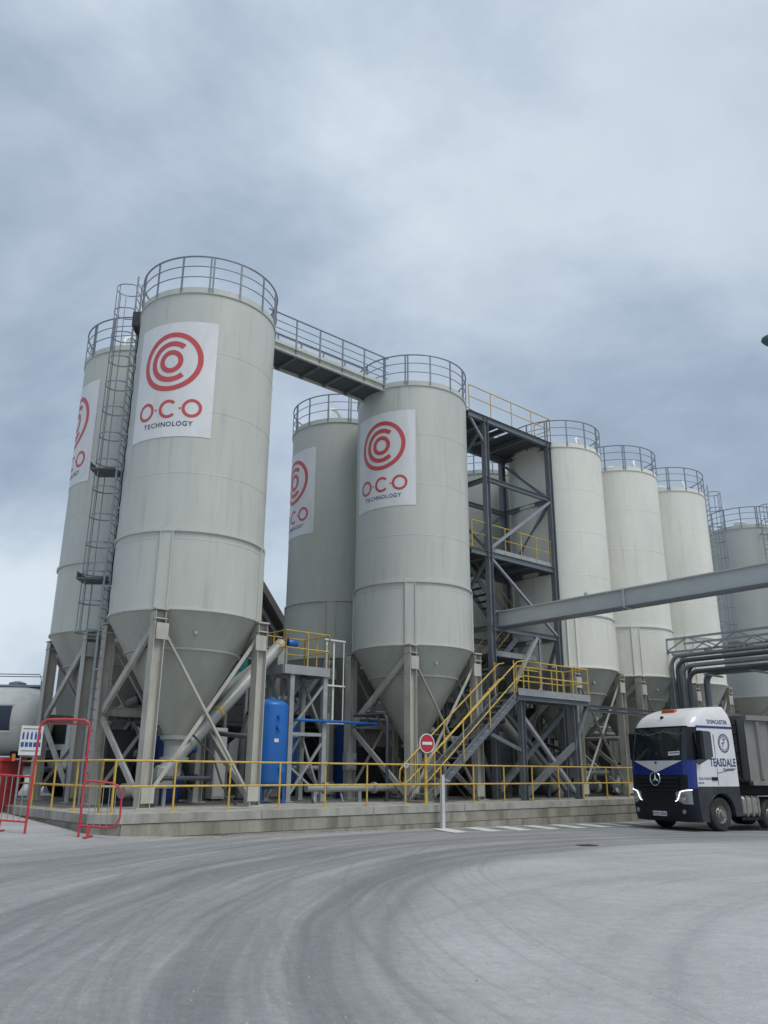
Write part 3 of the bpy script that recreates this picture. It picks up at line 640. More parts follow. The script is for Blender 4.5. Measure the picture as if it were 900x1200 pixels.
# ================================================================== FOOTBRIDGE between the two front silos
def footbridge():
    a0, a1 = -6.95, -1.95
    t = thing('footbridge', 'pale steel footbridge joining the tops of two front silos', 'footbridge', W(a0, -0.06, PZ + ZR), PH)
    ln = a1 - a0; hw = 0.60
    for s in (-1, 1):
        MB().channel((-0.25, s * hw, 0.0), (ln + 0.25, s * hw, 0.0), 0.26, 0.10, up=(0, 0, 1)).build('girder', 'silo_grey', t)
        MB().bar((0, s * (hw - 0.03), 0.20), (ln, s * (hw - 0.03), 0.20), 0.012, 0.16).build('toe_board', 'silo_grey', t)
    for i in range(10):
        x0 = ln * i / 10 + 0.01; x1 = ln * (i + 1) / 10 - 0.01
        MB().span(x0, x1, -hw + 0.06, hw - 0.06, 0.06, 0.10).build('deck_plate', 'galvanised', t)
    for i in range(6): MB().bar((ln * i / 5, -hw + 0.05, -0.10), (ln * i / 5, hw - 0.05, -0.10), 0.08, 0.16).build('cross_member', 'steel_blue_grey', t)
    MB().span(0, ln, -hw + 0.05, hw - 0.05, -0.06, -0.03).build('soffit_plate', 'deck_dark', t)
    for s in (-1, 1):
        y = s * (hw - 0.02)
        for z, r in ((1.28, 0.028), (0.98, 0.016), (0.70, 0.016), (0.44, 0.016)):
            MB().tube([(-0.15, y, z), (ln + 0.15, y, z)], r, 8).build('rail', 'rail_grey', t, True)
        for i in range(6): MB().bar((ln * i / 5, y, 0.0), (ln * i / 5, y, 1.28), 0.03, 0.055).build('post', 'rail_grey', t)
    MB().bar((ln + 0.18, -hw - 0.02, -0.45), (ln + 0.18, -hw - 0.02, 0.1), 0.12, 0.02).build('end_bracket', 'silo_grey', t)
footbridge()

# ================================================================== ACCESS TOWER
def access_tower():
    A0, A1, B0, B1 = 2.80, 6.80, -1.25, 1.35
    t = thing('access_tower', 'blue-grey steel access tower between the grey and cream silos', 'tower', W(A0, B0, PZ), PH)
    w, d = A1 - A0, B1 - B0; H = 14.40
    for x, y, z0 in ((0, 0, 0), (w, 0, 0), (0, d, 0), (w, d, 0)):
        o = MB().ibeam((x, y, z0), (x, y, H + 0.02), 0.22, 0.22, 0.018).build('column', 'steel_blue_grey', t)
        MB().box((x, y, 0.012), (0.4, 0.4, 0.024)).build('base_plate', 'steel_blue_grey', o)
    def beam(p, q, h=0.22, wd=0.14): MB().ibeam(p, q, h, wd, 0.014).build('beam', 'steel_blue_grey', t)
    def brace(p, q, m='steel_blue_grey', s=0.11): MB().bar(p, q, s, s * 0.9).build('brace', m, t)
    def ring(z, x0=0.0, x1=None, h=0.22):
        x1 = w if x1 is None else x1
        for y in (0, d): beam((x0, y, z), (x1, y, z), h)
        for x in (0, w): beam((x, 0.08, z), (x, d - 0.08, z), h)
    # top deck reaches from silo to silo
    zt = 14.38
    for y in (-0.02, d): beam((-0.95, y, zt), (w + 0.25, y, zt), 0.26, 0.16)
    for i, x in enumerate((-0.9, 0.12, 1.35, 2.65, w + 0.1)): beam((x, 0.1, zt - 0.02), (x, d - 0.1, zt - 0.02), 0.2, 0.12)
    for i in range(7):
        x0 = -0.95 + i * 0.745
        if i == 3: MB().span(x0 + 0.01, x0 + 0.735, 1.2, d, zt + 0.13, zt + 0.16).build('deck_plate', 'galvanised', t)
        else: MB().span(x0 + 0.01, x0 + 0.735, 0, d, zt + 0.13, zt + 0.16).build('deck_plate', 'deck_dark', t)
    brace((-0.85, 0.0, zt - 0.1), (-0.05, 0.0, zt - 1.0), 'galvanised', 0.08)
    # mid deck
    zm = 8.80
    ring(zm)
    for y in (0, d): beam((-0.95, y, zm), (-0.1, y, zm))
    MB().span(-0.95, -0.01, 0.05, d - 0.05, zm + 0.115, zm + 0.145).build('deck_plate', 'deck_dark', t)
    for x in (1.3, 2.6): beam((x, 0.1, zm), (x, d - 0.1, zm), 0.16, 0.1)
    for i in range(5): MB().span(w * i / 5 + 0.01, w * (i + 1) / 5 - 0.01, 0.05, d - 0.05, zm + 0.115, zm + 0.145).build('deck_plate', 'deck_dark', t)
    MB().span(0.12, w - 0.12, 0.06, 0.075, zm + 0.15, zm + 0.32).build('toe_board', 'plat_grey', t)
    # lower ties
    ring(6.0, h=0.18); ring(11.85, h=0.18)
    # front face bracing (zigzag)
    brace((0.1, 0, zt - 2.62 + 0.12), (w - 0.1, 0, zt - 2.62 - 0.0 + 0.05)) if False else None
    brace((w - 0.1, -0.02, 11.75), (0.1, -0.02, zm + 0.25), 'galvanised', 0.11)
    brace((0.1, -0.02, zm - 0.15), (w - 0.1, -0.02, 6.1), 'galvanised', 0.10)
    brace((2.6, -0.02, 5.9), (0.3, -0.02, 2.9), 'plat_grey', 0.13)
    MB().bar((2.75, 0, 5.9), (2.75, 0, 3.5), 0.07, 0.07).build('hanger', 'galvanised', t)
    # side and back bracing
    brace((0, 0.1, zt - 0.25), (0, d - 0.1, 11.95)); brace((0, d - 0.1, 11.7), (0, 0.1, zm + 0.2)); brace((0, 0.1, zm - 0.2), (0, d - 0.1, 6.1)); brace((0, d - 0.1, 5.9), (0, 0.1, 0.3))
    brace((w, d - 0.1, zt - 0.25), (w, 0.1, 11.95)); brace((w, 0.1, 11.7), (w, d - 0.1, zm + 0.2)); brace((w, 0.1, 5.9), (w, d - 0.1, 0.3))
    brace((0.1, d, zm + 0.2), (w - 0.1, d, 11.75)); brace((w - 0.1, d, 5.9), (0.1, d, 0.3)); brace((0.1, 0, 0.3), (w - 0.1, 0, 3.1), 'steel_blue_grey', 0.2); brace((w - 0.1, 0, 0.3), (0.3, 0, 3.2), 'steel_blue_grey', 0.16)
    # yellow rails
    def rail(p, q, n, m='yellow_paint'):
        g = bpy.data.objects.new('railing', MB().tube([Vector(p) + Vector((0, 0, 1.08)), Vector(q) + Vector((0, 0, 1.08))], 0.022, 8).mesh('railing', m, True)); COL.objects.link(g); g.parent = t
        straight_rail(g, p, q, 0.58, 1, m, rails=(1.0,), foot=False, r=0.018, post_r=0.018, name='mid_rail')
        for i in range(n + 1):
            c = Vector(p).lerp(Vector(q), i / n); MB().tube([c, c + Vector((0, 0, 1.08))], 0.02, 8).build('post', m, g, True)
    zd = zt + 0.16
    rail((-0.92, -0.05, zd), (w + 0.2, -0.05, zd), 4); rail((-0.92, d + 0.02, zd), (w + 0.2, d + 0.02, zd), 4)
    rail((w + 0.2, -0.05, zd), (w + 0.2, 0.8, zd), 1)
    MB().tube([(-0.5, 0.9, zd + 0.45), (-0.2, 0.95, zd + 0.75), (1.3, 1.15, zd + 0.75), (1.6, 1.2, zd + 0.45), (1.6, 1.2, zd)], 0.02, 8).build('hand_loop', 'yellow_paint', t, True)
    zq = zm + 0.15
    rail((-0.85, 0.05, zq), (w - 0.1, 0.05, zq), 5); rail((-0.85, 0.3, zq), (-0.85, d - 0.3, zq), 2); rail((0.1, d - 0.05, zq), (w - 0.1, d - 0.05, zq), 3)
    # inner stair flights behind the front frame
    for (x0, z0, x1, z1, y) in ((0.5, 3.6, 3.4, 6.2, 1.95), (3.4, 6.2, 0.4, 8.85, 1.95)):
        f = bpy.data.objects.new('stair_flight', MB().bar((x0, y - 0.38, z0), (x1, y - 0.38, z1), 0.03, 0.22).bar((x0, y + 0.38, z0), (x1, y + 0.38, z1), 0.03, 0.22).mesh('stair_flight', 'steel_blue_grey')); COL.objects.link(f); f.parent = t
        for i in range(1, 12): MB().box((x0 + (x1 - x0) * i / 12, y, z0 + (z1 - z0) * i / 12), (0.25, 0.74, 0.03)).build('tread', 'deck_dark', f)
        for s in (-0.38, 0.38):
            for hh in (0.55, 1.0): MB().tube([(x0, y + s, z0 + hh), (x1, y + s, z1 + hh)], 0.014, 6).build('handrail', 'yellow_paint', f, True)
    # half landing
    MB().span(0.15, 2.9, 0.35, 2.3, 5.02, 5.10).build('half_landing', 'deck_dark', t); MB().span(0.15, 2.9, 0.32, 0.34, 5.05, 5.25).build('toe_board', 'plat_grey', t)
access_tower()

# ================================================================== LOWER STAIRCASE AND LANDING
def staircase():
    B0, B1 = -2.55, -1.72          # front and back stringer
    ab0, at0, zt = -1.75, 2.55, 3.46  # foot, head, landing level (above plinth)
    t = thing('staircase', 'grey steel staircase with yellow handrails climbing to a landing', 'staircase', W(ab0, B0, PZ), PH)
    run = at0 - ab0; dep = B1 - B0; a1 = 6.75 - ab0
    sl = zt / run
    for y in (0, dep):
        MB().channel((-0.05, y, 0.10), (run, y, zt - 0.02), 0.26, 0.09).build('stringer', 'steel_blue_grey', t)
        MB().channel((run - 0.05, y, zt - 0.03), (a1, y, zt - 0.03), 0.26, 0.09).build('landing_beam', 'steel_blue_grey', t)
    MB().box((0.02, dep / 2, 0.03), (0.3, dep + 0.2, 0.06)).build('footing', 'plinth_concrete', t)
    for i in range(1, 16):
        z = zt * i / 16; x = run * i / 16
        MB().box((x, dep / 2, z + 0.03), (0.27, dep - 0.06, 0.035)).build('tread', 'galvanised', t)
    n = 6
    for i in range(n):
        x0 = run + (a1 - run) * i / n
        MB().span(x0 + 0.01, x0 + (a1 - run) / n - 0.01, -0.02, 1.15, zt + 0.105, zt + 0.135).build('deck_plate', 'plat_grey', t)
    MB().span(run + 0.02, a1, -0.055, -0.04, zt + 0.0, zt + 0.24).build('toe_board', 'plat_grey', t)
    for x in (run + 0.3, a1 - 0.9):
        MB().ibeam((x, 0.1, 0), (x, 0.1, zt - 0.17), 0.2, 0.2).build('column', 'steel_blue_grey', t)
    MB().bar((run + 0.3, 0.12, 1.6), (run - 1.3, 0.12, zt - 1.35), 0.09, 0.12).build('knee_brace', 'steel_blue_grey', t)
    MB().bar((a1 - 0.9, 0.12, 1.9), (a1 - 0.05, 0.12, zt - 0.2), 0.12, 0.14).build('knee_brace', 'steel_blue_grey', t)
    MB().bar((a1 - 0.9, 0.12, 1.9), (run + 0.4, 0.12, 0.2), 0.16, 0.2).build('brace', 'steel_blue_grey', t)
    MB().bar((run + 0.35, 0.2, 2.9), (a1 - 0.95, 0.2, 0.25), 0.12, 0.12).build('brace', 'plat_grey', t)
    # pitched handrails: two rails with a closed loop at the foot
    for y in (-0.02, dep + 0.02):
        top = [(-0.35, y, 0.55), (-0.42, y, 0.68), (-0.40, y, 0.95), (-0.25, y, 1.10), (run + 0.05, y, zt + 1.14), (run + 0.35, y, zt + 1.20)]
        mid = [(-0.35, y, 0.55), (-0.2, y, 0.56), (0.0, y, 0.66), (run + 0.05, y, zt + 0.60), (run + 0.35, y, zt + 0.66)]
        MB().tube(top, 0.025, 8).build('handrail', 'yellow_paint', t, True); MB().tube(mid, 0.021, 8).build('mid_rail', 'yellow_paint', t, True)
        for i in range(4):
            x = 0.25 + i * (run - 0.4) / 3.0; MB().tube([(x, y, x * sl), (x, y, x * sl + 1.30)], 0.022, 8).build('post', 'yellow_paint', t, True)
    z0 = zt + 0.12
    def rail(p, q, n):
        straight_rail(t, p, q, 1.08, n, rails=(0.52, 1.0), foot=False)
    rail((run + 0.35, -0.02, z0), (a1 - 0.05, -0.02, z0), 4); rail((a1 - 0.05, 0.0, z0), (a1 - 0.05, 1.1, z0), 1); rail((run + 1.3, 1.1, z0), (a1 - 0.1, 1.1, z0), 4)
    MB().tube([(run + 1.6, 0.95, z0 + 0.25), (run + 2.4, 0.95, z0 + 0.25), (run + 2.5, 0.95, z0 + 0.35), (run + 2.5, 0.95, z0 + 0.85), (run + 2.4, 0.95, z0 + 0.95), (run + 1.6, 0.95, z0 + 0.95)], 0.02, 8).build('hand_loop', 'yellow_paint', t, True)
    # walkway beam running on towards the lorry
    for dz in (0, -0.16):
        MB().channel((a1, 0.25, zt - 0.12 + dz), (a1 + 6.6, 0.25, zt - 0.12 + dz), 0.10, 0.08).build('walkway_beam', 'steel_blue_grey', t)
staircase()

# ================================================================== OVERHEAD BEAM AND PIPE RACK crossing the yard
def overhead_beam():
    t = thing('overhead_beam', 'long grey steel beam crossing high above the yard to the tower', 'beam', W(3.45, -1.15, 6.62), PH)
    ln = -16.5
    MB().span(-0.16, 0.16, ln, 0.0, 0.06, 0.60).build('box_girder', 'beam_grey', t)
    MB().span(-0.26, 0.26, ln, 0.0, 0.60, 0.64).build('flange', 'beam_grey', t); MB().span(-0.26, 0.26, ln, 0.0, 0.02, 0.06).build('flange', 'steel_blue_grey', t)
    for y in (-5.5, -11.0): MB().span(-0.28, 0.28, y - 0.02, y + 0.02, 0.0, 0.66).build('splice_plate', 'beam_grey', t)
    MB().span(-0.3, 0.3, -0.02, 0.02, -0.05, 0.7).build('end_plate', 'steel_blue_grey', t)
    MB().lathe([(0.07, 0), (0.07, 0.1), (0.04, 0.16), (0, 0.16)], 12).build('lamp_cap', 'galvanised', t, True, loc=(0, -3.9, 0.64))
    gz = yard_z(W(3.45, -17.2).x)
    MB().ibeam((0, ln + 0.2, 0.02), (0, ln + 0.2, gz - 6.62), 0.3, 0.3).build('column', 'beam_grey', t)
overhead_beam()

def bend(p0, corner, p1, rad, n=6):
    p0, c, p1 = Vector(p0), Vector(corner), Vector(p1); d0 = (p0 - c).normalized(); d1 = (p1 - c).normalized()
    s, e = c + d0 * rad, c + d1 * rad; o = c + d0 * rad + d1 * rad
    return [p0] + [o - d1 * rad * math.cos(f) - d0 * rad * math.sin(f) for f in [i * math.pi / 2 / n for i in range(n + 1)]] + [p1]
def pipe_rack():
    t = thing('pipe_rack', 'pipe rack of grey pipes crossing above the blue and white lorry', 'pipe rack', W(13.3, -2.35, PZ), PH)
    LN = -13.0
    # lattice bridge above the pipes
    zt, zl = 6.55, 5.98
    for x in (0.0, 1.6):
        for z in (zt, zl): MB().angle((x, 0.25, z), (x, LN, z), 0.10, 0.014).build('chord', 'galvanised', t)
        n = 12; st = (LN - 0.25) / n
        for i in range(n):
            y0 = 0.25 + st * i; y1 = y0 + st
            p, q = ((x, y0, zl), (x, y1, zt)) if i % 2 == 0 else ((x, y0, zt), (x, y1, zl))
            MB().bar(p, q, 0.05, 0.05).build('lattice', 'galvanised', t)
    for i in range(8): MB().bar((0.0, 0.2 - i * 1.8, zl - 0.03), (1.6, 0.2 - i * 1.8, zl - 0.03), 0.08, 0.10).build('cross_member', 'steel_blue_grey', t)
    MB().bar((-0.02, 0.28, zl - 0.1), (-0.02, 0.28, zt + 0.05), 0.12, 0.3, up=(0, 1, 0)).build('end_plate', 'galvanised', t)
    # pipes, nested round the bend
    spec = [(0.0, 5.80, 0.0, 0.085, 'pipe_steel'), (0.0, 5.56, -0.24, 0.085, 'pipe_dark'), (0.0, 5.32, -0.48, 0.085, 'pipe_steel'), (0.0, 5.06, -0.74, 0.10, 'pipe_dark'), (0.42, 5.66, -0.1, 0.07, 'pipe_steel'), (0.75, 5.45, -0.35, 0.07, 'pipe_dark'), (1.1, 5.10, -0.95, 0.14, 'pipe_steel')]
    for x, z, y, r, m in spec:
        MB().tube(bend((x, y, 0.0), (x, y, z), (x, LN, z), 0.42), r, 12).build('pipe', m, t, True)
    for z in (1.4, 3.3): MB().span(-0.15, 1.3, -1.15, 0.12, z, z + 0.07).build('pipe_clamp', 'galvanised', t)
    for x in (0.3, 1.5):
        MB().ibeam((x, 0.32, 0), (x, 0.32, zl), 0.16, 0.16).build('column', 'galvanised', t)
    for i in range(6): MB().span(-0.15, 1.35, -1.6 - i * 2.0, -1.5 - i * 2.0, 4.86, 4.93).build('pipe_support', 'steel_blue_grey', t)
    for x in (0.0, 1.6):
        w = W(13.3 + x, -2.35 + LN + 0.3); gz = yard_z(w.x) - PZ
        MB().ibeam((x, LN + 0.3, gz), (x, LN + 0.3, zl), 0.2, 0.2).build('column', 'galvanised', t)
pipe_rack()

# ================================================================== SMALL PLATFORM TOWER with screw conveyor head
def small_tower():
    A0, A1, B0, B1 = -4.92, -3.62, 0.35, 1.55; zd = 3.90
    t = thing('platform_tower', 'small grey braced platform tower with yellow railing beside the blue tank', 'tower', W(A0, B0, PZ), PH)
    w, d = A1 - A0, B1 - B0
    for x in (0, w):
        for y in (0, d):
            o = MB().bar((x, y, 0), (x, y, zd), 0.16, 0.16, up=(0, 1, 0)).build('column', 'plat_grey', t)
            MB().box((x, y, 0.012), (0.3, 0.3, 0.024)).build('base_plate', 'plat_grey', o)
    for y in (-0.10, d + 0.10): MB().bar((-0.35, y, zd + 0.06), (w + 0.12, y, zd + 0.06), 0.06, 0.28).build('edge_beam', 'plat_grey', t)
    for x in (-0.35, w + 0.12): MB().bar((x, -0.07, zd + 0.06), (x, d + 0.07, zd + 0.06), 0.06, 0.28).build('edge_beam', 'plat_grey', t)
    MB().span(-0.32, w + 0.09, -0.07, d + 0.07, zd + 0.10, zd + 0.14).build('deck', 'galvanised', t)
    for z in (2.0,):
        for y in (0, d): MB().bar((0, y, z), (w, y, z), 0.08, 0.10).build('tie', 'plat_grey', t)
        for x in (0, w): MB().bar((x, 0, z + 0.01), (x, d, z + 0.01), 0.08, 0.10).build('tie', 'plat_grey', t)
    def br(p, q): MB().bar(p, q, 0.075, 0.06).build('brace', 'plat_grey', t)
    for z0, z1 in ((0.1, 1.95), (2.05, 3.75)):
        br((0.05, -0.02, z0 + 0.1), (w - 0.05, -0.02, z1 - 0.2)); br((w - 0.05, 0.05, z0 + 0.1), (0.05, 0.05, z1 - 0.9)) if z0 < 1 else None
        br((w - 0.05, d, z1), (0.05, d, z0)); br((0, 0.05, z1), (0, d - 0.05, z0)); br((-0.02, d - 0.05, z1), (-0.02, 0.05, z0)); br((w, 0.05, z0), (w, d - 0.05, z1))
    z0 = zd + 0.20
    g = None
    for p, q, n in (((-0.33, -0.1, z0), (w + 0.1, -0.1, z0), 2), ((w + 0.1, -0.1, z0), (w + 0.1, d + 0.1, z0), 2), ((-0.33, d + 0.1, z0), (w + 0.1, d + 0.1, z0), 2), ((-0.33, -0.1, z0), (-0.33, d + 0.1, z0), 2)):
        straight_rail(t, p, q, 1.08, n, rails=(0.5, 1.0), foot=False, r=0.02)
    # access ladder with a light cage at the right side
    for y in (0.25, 0.65):
        MB().bar((w + 0.55, y, 2.35), (w + 0.55, y, z0 + 1.0), 0.03, 0.06).build('ladder_stringer', 'white_paint', t)
    for i in range(10): MB().bar((w + 0.55, 0.25, 2.45 + i * 0.28), (w + 0.55, 0.65, 2.45 + i * 0.28), 0.025, 0.025).build('rung', 'white_paint', t)
    for z in (2.4, 3.6, z0 + 1.0): MB().bar((w + 0.12, 0.2, z), (w + 1.0, 0.2, z), 0.04, 0.05).build('ladder_bracket', 'white_paint', t)
    MB().bar((w + 0.95, 0.22, 2.4), (w + 0.95, 0.22, z0 + 1.0), 0.03, 0.03).build('cage_strap', 'white_paint', t)
    return t
small_tower()

def pipe_between(p, q, r, n=2): return MB().tube([Vector(p).lerp(Vector(q), i / n) for i in range(n + 1)], r, 20)
def screw_conveyor(label, foot, head, r, motor=True):
    t = thing('screw_conveyor', label, 'conveyor', W(*foot), PH)
    d = Vector((head[0] - foot[0], head[1] - foot[1], head[2] - foot[2])); ln = d.length
    pipe_between((0, 0, 0), d, r).build('casing', 'duct_grey', t, True)
    u = d.normalized()
    for f, m in ((0.0, 'duct_grey'), (0.42, 'yellow_paint'), (0.97, 'yellow_paint')):
        c = d * f; MB().tube([c - u * 0.05, c + u * 0.05], r + (0.05 if m != 'yellow_paint' else 0.012), 20).build('flange', m, t, True)
    c = d * 0.42
    # foot housing and stand reach down to the plinth
    MB().box((-0.02, 0, -0.12), (0.46, 0.46, 0.5)).build('inlet_housing', 'duct_grey', t)
    for s in (-1, 1): MB().bar((0.0, s * 0.2, -0.3), (0.0, s * 0.2, PZ - foot[2]), 0.08, 0.08).build('stand', 'duct_grey', t)
    if motor:
        e = d + u * 0.05
        MB().tube([e, e + u * 0.25], r * 0.7, 16).build('gearbox', 'machine_dark', t, True)
        MB().lathe([(0.0, 0), (0.10, 0.01), (0.13, 0.06), (0.13, 0.30), (0.10, 0.36), (0, 0.36)], 20, 'x').build('motor', 'blue_tank', t, True, loc=(e.x + 0.20, e.y - 0.02, e.z + 0.02))
        MB().box((d.x - 0.05, d.y, d.z - 0.45), (0.36, 0.36, 0.6)).build('discharge_chute', 'duct_grey', t)
    return t
screw_conveyor('pale tubular screw conveyor rising from under the nearest silo to the platform', (-9.45, -0.45, 1.42), (-5.02, 0.85, 5.42), 0.19)
screw_conveyor('second screw conveyor half hidden behind the first', (-8.6, 4.0, 1.6), (-4.9, 2.0, 5.0), 0.17, False)

# ================================================================== TANKS AND PLANT UNDER THE SILOS
def pressure_tank(label, a, b, r, h, m, detail=True):
    t = thing('pressure_tank', label, 'tank', W(a, b, PZ), PH)
    z0 = 0.38; dome = r * 0.42
    prof = [(0.0, z0)] + [(r * math.sin(f), z0 + dome - dome * math.cos(f)) for f in [i * math.pi / 16 for i in range(1, 9)]]
    prof += [(r, h - dome)] + [(r * math.cos(f), h - dome + dome * math.sin(f)) for f in [i * math.pi / 16 for i in range(1, 8)]] + [(0, h)]
    MB().lathe(prof, 40).build('vessel', m, t, True, 50)
    for k in range(3):
        an = R_(-150 + 120 * k); x, y = (r - 0.05) * math.cos(an), (r - 0.05) * math.sin(an)
        MB().box((x, y, 0.32), (0.06, 0.16, 0.64), an).build('leg', m, t); MB().box((x, y, 0.01), (0.14, 0.2, 0.02), an).build('foot_plate', m, t)
    if detail:
        for an, z, rr in ((-95, h - 0.55, 0.05), (-95, h - 0.85, 0.07), (-80, 0.95, 0.09)):
            c = (r * math.cos(R_(an)), r * math.sin(R_(an)), z)
            MB().tube([(c[0] * 0.9, c[1] * 0.9, z), (c[0] * 1.16, c[1] * 1.16, z)], rr, 14).build('nozzle', m, t, True)
        an = R_(-100); MB().box(((r + 0.006) * math.cos(an), (r + 0.006) * math.sin(an), 1.75), (0.012, 0.14, 0.10), an).build('data_plate', 'white_paint', t)
        an = R_(175); MB().tube([(r * 0.9 * math.cos(an), r * 0.9 * math.sin(an), 0.85), (r * 1.35 * math.cos(an), r * 1.35 * math.sin(an), 0.85)], 0.03, 8).build('drain', 'galvanised', t, True)
        MB().tube([(0, 0, h - 0.02), (0, 0, h + 0.10)], 0.04, 10).build('top_nozzle', m, t, True)
    return t
pressure_tank('tall bright blue pressure tank right of the nearest silo', -5.86, 0.02, 0.54, 2.98, 'blue_tank')
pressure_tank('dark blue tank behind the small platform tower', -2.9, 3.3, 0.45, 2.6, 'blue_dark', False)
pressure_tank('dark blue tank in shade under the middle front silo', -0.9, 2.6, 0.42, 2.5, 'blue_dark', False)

def simple(name, label, cat, a, b, z=PZ, rz=PH, group=None): return thing(name, label, cat, W(a, b, z), rz, group)
# cabinets
def cabinet(label, a, b, w, d, h, m, z=PZ, rz=PH, plinth=True):
    t = simple('control_cabinet', label, 'cabinet', a, b, z, rz)
    MB().span(-w / 2, w / 2, -d / 2, d / 2, 0.06 if plinth else 0, h).build('body', m, t)
    MB().span(-w / 2 + 0.03, w / 2 - 0.03, -d / 2 - 0.02, -d / 2, 0.12 if plinth else 0.05, h - 0.05).build('door', m, t)
    MB().bar((w / 2 - 0.09, -d / 2 - 0.04, h * 0.5), (w / 2 - 0.09, -d / 2 - 0.04, h * 0.62), 0.03, 0.03).build('handle', 'cab_dark', t)
    if plinth: MB().span(-w / 2 + 0.02, w / 2 - 0.02, -d / 2 + 0.02, d / 2 - 0.02, 0, 0.06).build('base', 'machine_dark', t)
    return t
cabinet('tall white cabinet behind the foot of the nearest silo', -6.1, 2.6, 0.42, 0.4, 2.2, 'white_paint')
cabinet('deep blue cabinet under the nearest silo', -7.6, 2.9, 0.7, 0.5, 1.9, 'blue_dark')
cabinet('blue cabinet beside the conveyor foot under the nearest silo', -8.3, 1.5, 0.5, 0.45, 1.7, 'blue_dark')
cabinet('grey junction box on the left back leg of the middle front silo', -1.75, 1.30, 0.42, 0.22, 0.55, 'plat_grey', PZ + 0.95, PH, False)
cabinet('dark grey cabinet behind the stair foot', 0.9, 3.4, 1.2, 0.6, 1.8, 'machine_dark')

def low_pipe():
    t = simple('floor_pipe', 'pale pipe lying on low stands between tower and stair foot', 'pipe', -5.0, -0.75)
    MB().tube([(0, 0, 0.42), (4.7, 0, 0.42)], 0.11, 16).build('pipe', 'duct_grey', t, True)
    for x in (2.6, 0.7): MB().tube([(x - 0.06, 0, 0.42), (x + 0.06, 0, 0.42)], 0.165, 16).build('flange', 'galvanised', t, True)
    for x in (0.3, 2.0, 4.2): MB().bar((x, 0, 0), (x, 0, 0.34), 0.12, 0.12, up=(0, 1, 0)).build('stand', 'galvanised', t)
    for x in (0.25, 1.3): MB().bar((x, -0.1, 0.02), (x, 0.1, 0.5), 0.04, 0.04).build('clip', 'galvanised', t)
low_pipe()
def blue_line():
    t = simple('air_pipe', 'thin blue air pipe running level from the platform tower to the middle silo', 'pipe', -4.8, 0.18, PZ + 2.42)
    MB().tube([(0, 0, 0), (3.25, 0, 0), (3.4, 0.1, 0), (3.4, 1.2, 0)], 0.045, 10).build('pipe', 'blue_tank', t, True)
    for x in (1.1, 3.2): MB().tube([(x - 0.06, 0, 0), (x + 0.06, 0, 0)], 0.06, 10).build('coupling', 'blue_tank', t, True)
blue_line()
def stilted_bin(label, a, b, z0, z1, w, m, cone=True):
    t = simple('dust_collector', label, 'dust collector', a, b)
    z0 -= PZ; z1 -= PZ
    MB().span(-w / 2, w / 2, -w / 2, w / 2, z0, z1).build('housing', m, t)
    zc = z0 - 0.7
    MB().add([(-w / 2, -w / 2, z0), (w / 2, -w / 2, z0), (w / 2, w / 2, z0), (-w / 2, w / 2, z0), (-0.12, -0.12, zc), (0.12, -0.12, zc), (0.12, 0.12, zc), (-0.12, 0.12, zc)], [(0, 4, 5, 1), (1, 5, 6, 2), (2, 6, 7, 3), (3, 7, 4, 0), (4, 7, 6, 5)]).build('hopper', m, t)
    for x in (-w / 2, w / 2):
        for y in (-w / 2, w / 2): MB().bar((x, y, 0), (x, y, z0 + 0.1), 0.1, 0.1, up=(0, 1, 0)).build('leg', 'plat_grey', t)
    for i in range(3): MB().span(-w / 2 - 0.02, w / 2 + 0.02, -w / 2 - 0.02, w / 2 + 0.02, z0 + (z1 - z0) * (0.1 + 0.38 * i), z0 + (z1 - z0) * (0.1 + 0.38 * i) + 0.05).build('stiffener', m, t)
    return t
stilted_bin('teal dust collector on legs behind the blue tank', -5.6, 3.6, 4.25, 5.3, 1.3, 'teal_paint')
stilted_bin('red dust collector on legs behind the middle silo hopper', 3.2, 3.6, 4.4, 5.5, 1.2, 'red_skip')
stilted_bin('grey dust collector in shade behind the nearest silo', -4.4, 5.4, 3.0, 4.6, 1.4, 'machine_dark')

def gallery():
    t = simple('pipe_gallery', 'dark steel gallery of pipes behind the silo legs', 'pipe gallery', -6.5, 6.35)
    for z, m, r in ((3.0, 'pipe_steel', 0.10), (2.72, 'pipe_dark', 0.08), (3.35, 'galvanised', 0.06)):
        MB().tube([(0, 0, z), (34, 0, z)], r, 10).build('pipe', m, t, True)
    for i in range(8):
        x = 0.4 + i * 4.45
        MB().ibeam((x, 0.25, 0), (x, 0.25, 3.9), 0.2, 0.16).build('post', 'steel_blue_grey', t); MB().bar((x, -0.25, 2.58), (x, 0.3, 2.58), 0.1, 0.1).build('arm', 'steel_blue_grey', t)
    MB().ibeam((0, 0.25, 3.9), (34, 0.25, 3.9), 0.3, 0.16).build('beam', 'plat_grey', t)
gallery()
def duct_run(label, pts, r, m):
    t = thing('dust_duct', label, 'duct', W(pts[0][0], pts[0][1], pts[0][2]), 0)
    P = [W(*p) - t.location for p in pts]
    # round the corners
    Q = [P[0]]
    for i in range(1, len(P) - 1):
        for f in (0.0, 0.25, 0.5, 0.75, 1.0):
            a = P[i].lerp(P[i - 1], 0.35); c = P[i].lerp(P[i + 1], 0.35); Q.append(a.lerp(P[i], f).lerp(P[i].lerp(c, f), f))
    Q.append(P[-1])
    MB().tube(Q, r, 18).build('duct', m, t, True)
    for i in (0, len(Q) // 2, len(Q) - 2):
        u = (Q[i + 1] - Q[i]).normalized(); MB().tube([Q[i] - u * 0.0, Q[i] + u * 0.07], r + 0.05, 18).build('flange', 'machine_dark', t, True)
    return t
duct_run('wide dark duct curving down under the stair landing', [(4.3, 1.2, 4.6), (5.2, 0.7, 3.6), (6.4, 0.3, 2.4), (7.4, 0.1, 1.1), (7.9, 0.1, 0.6)], 0.30, 'duct_grey')
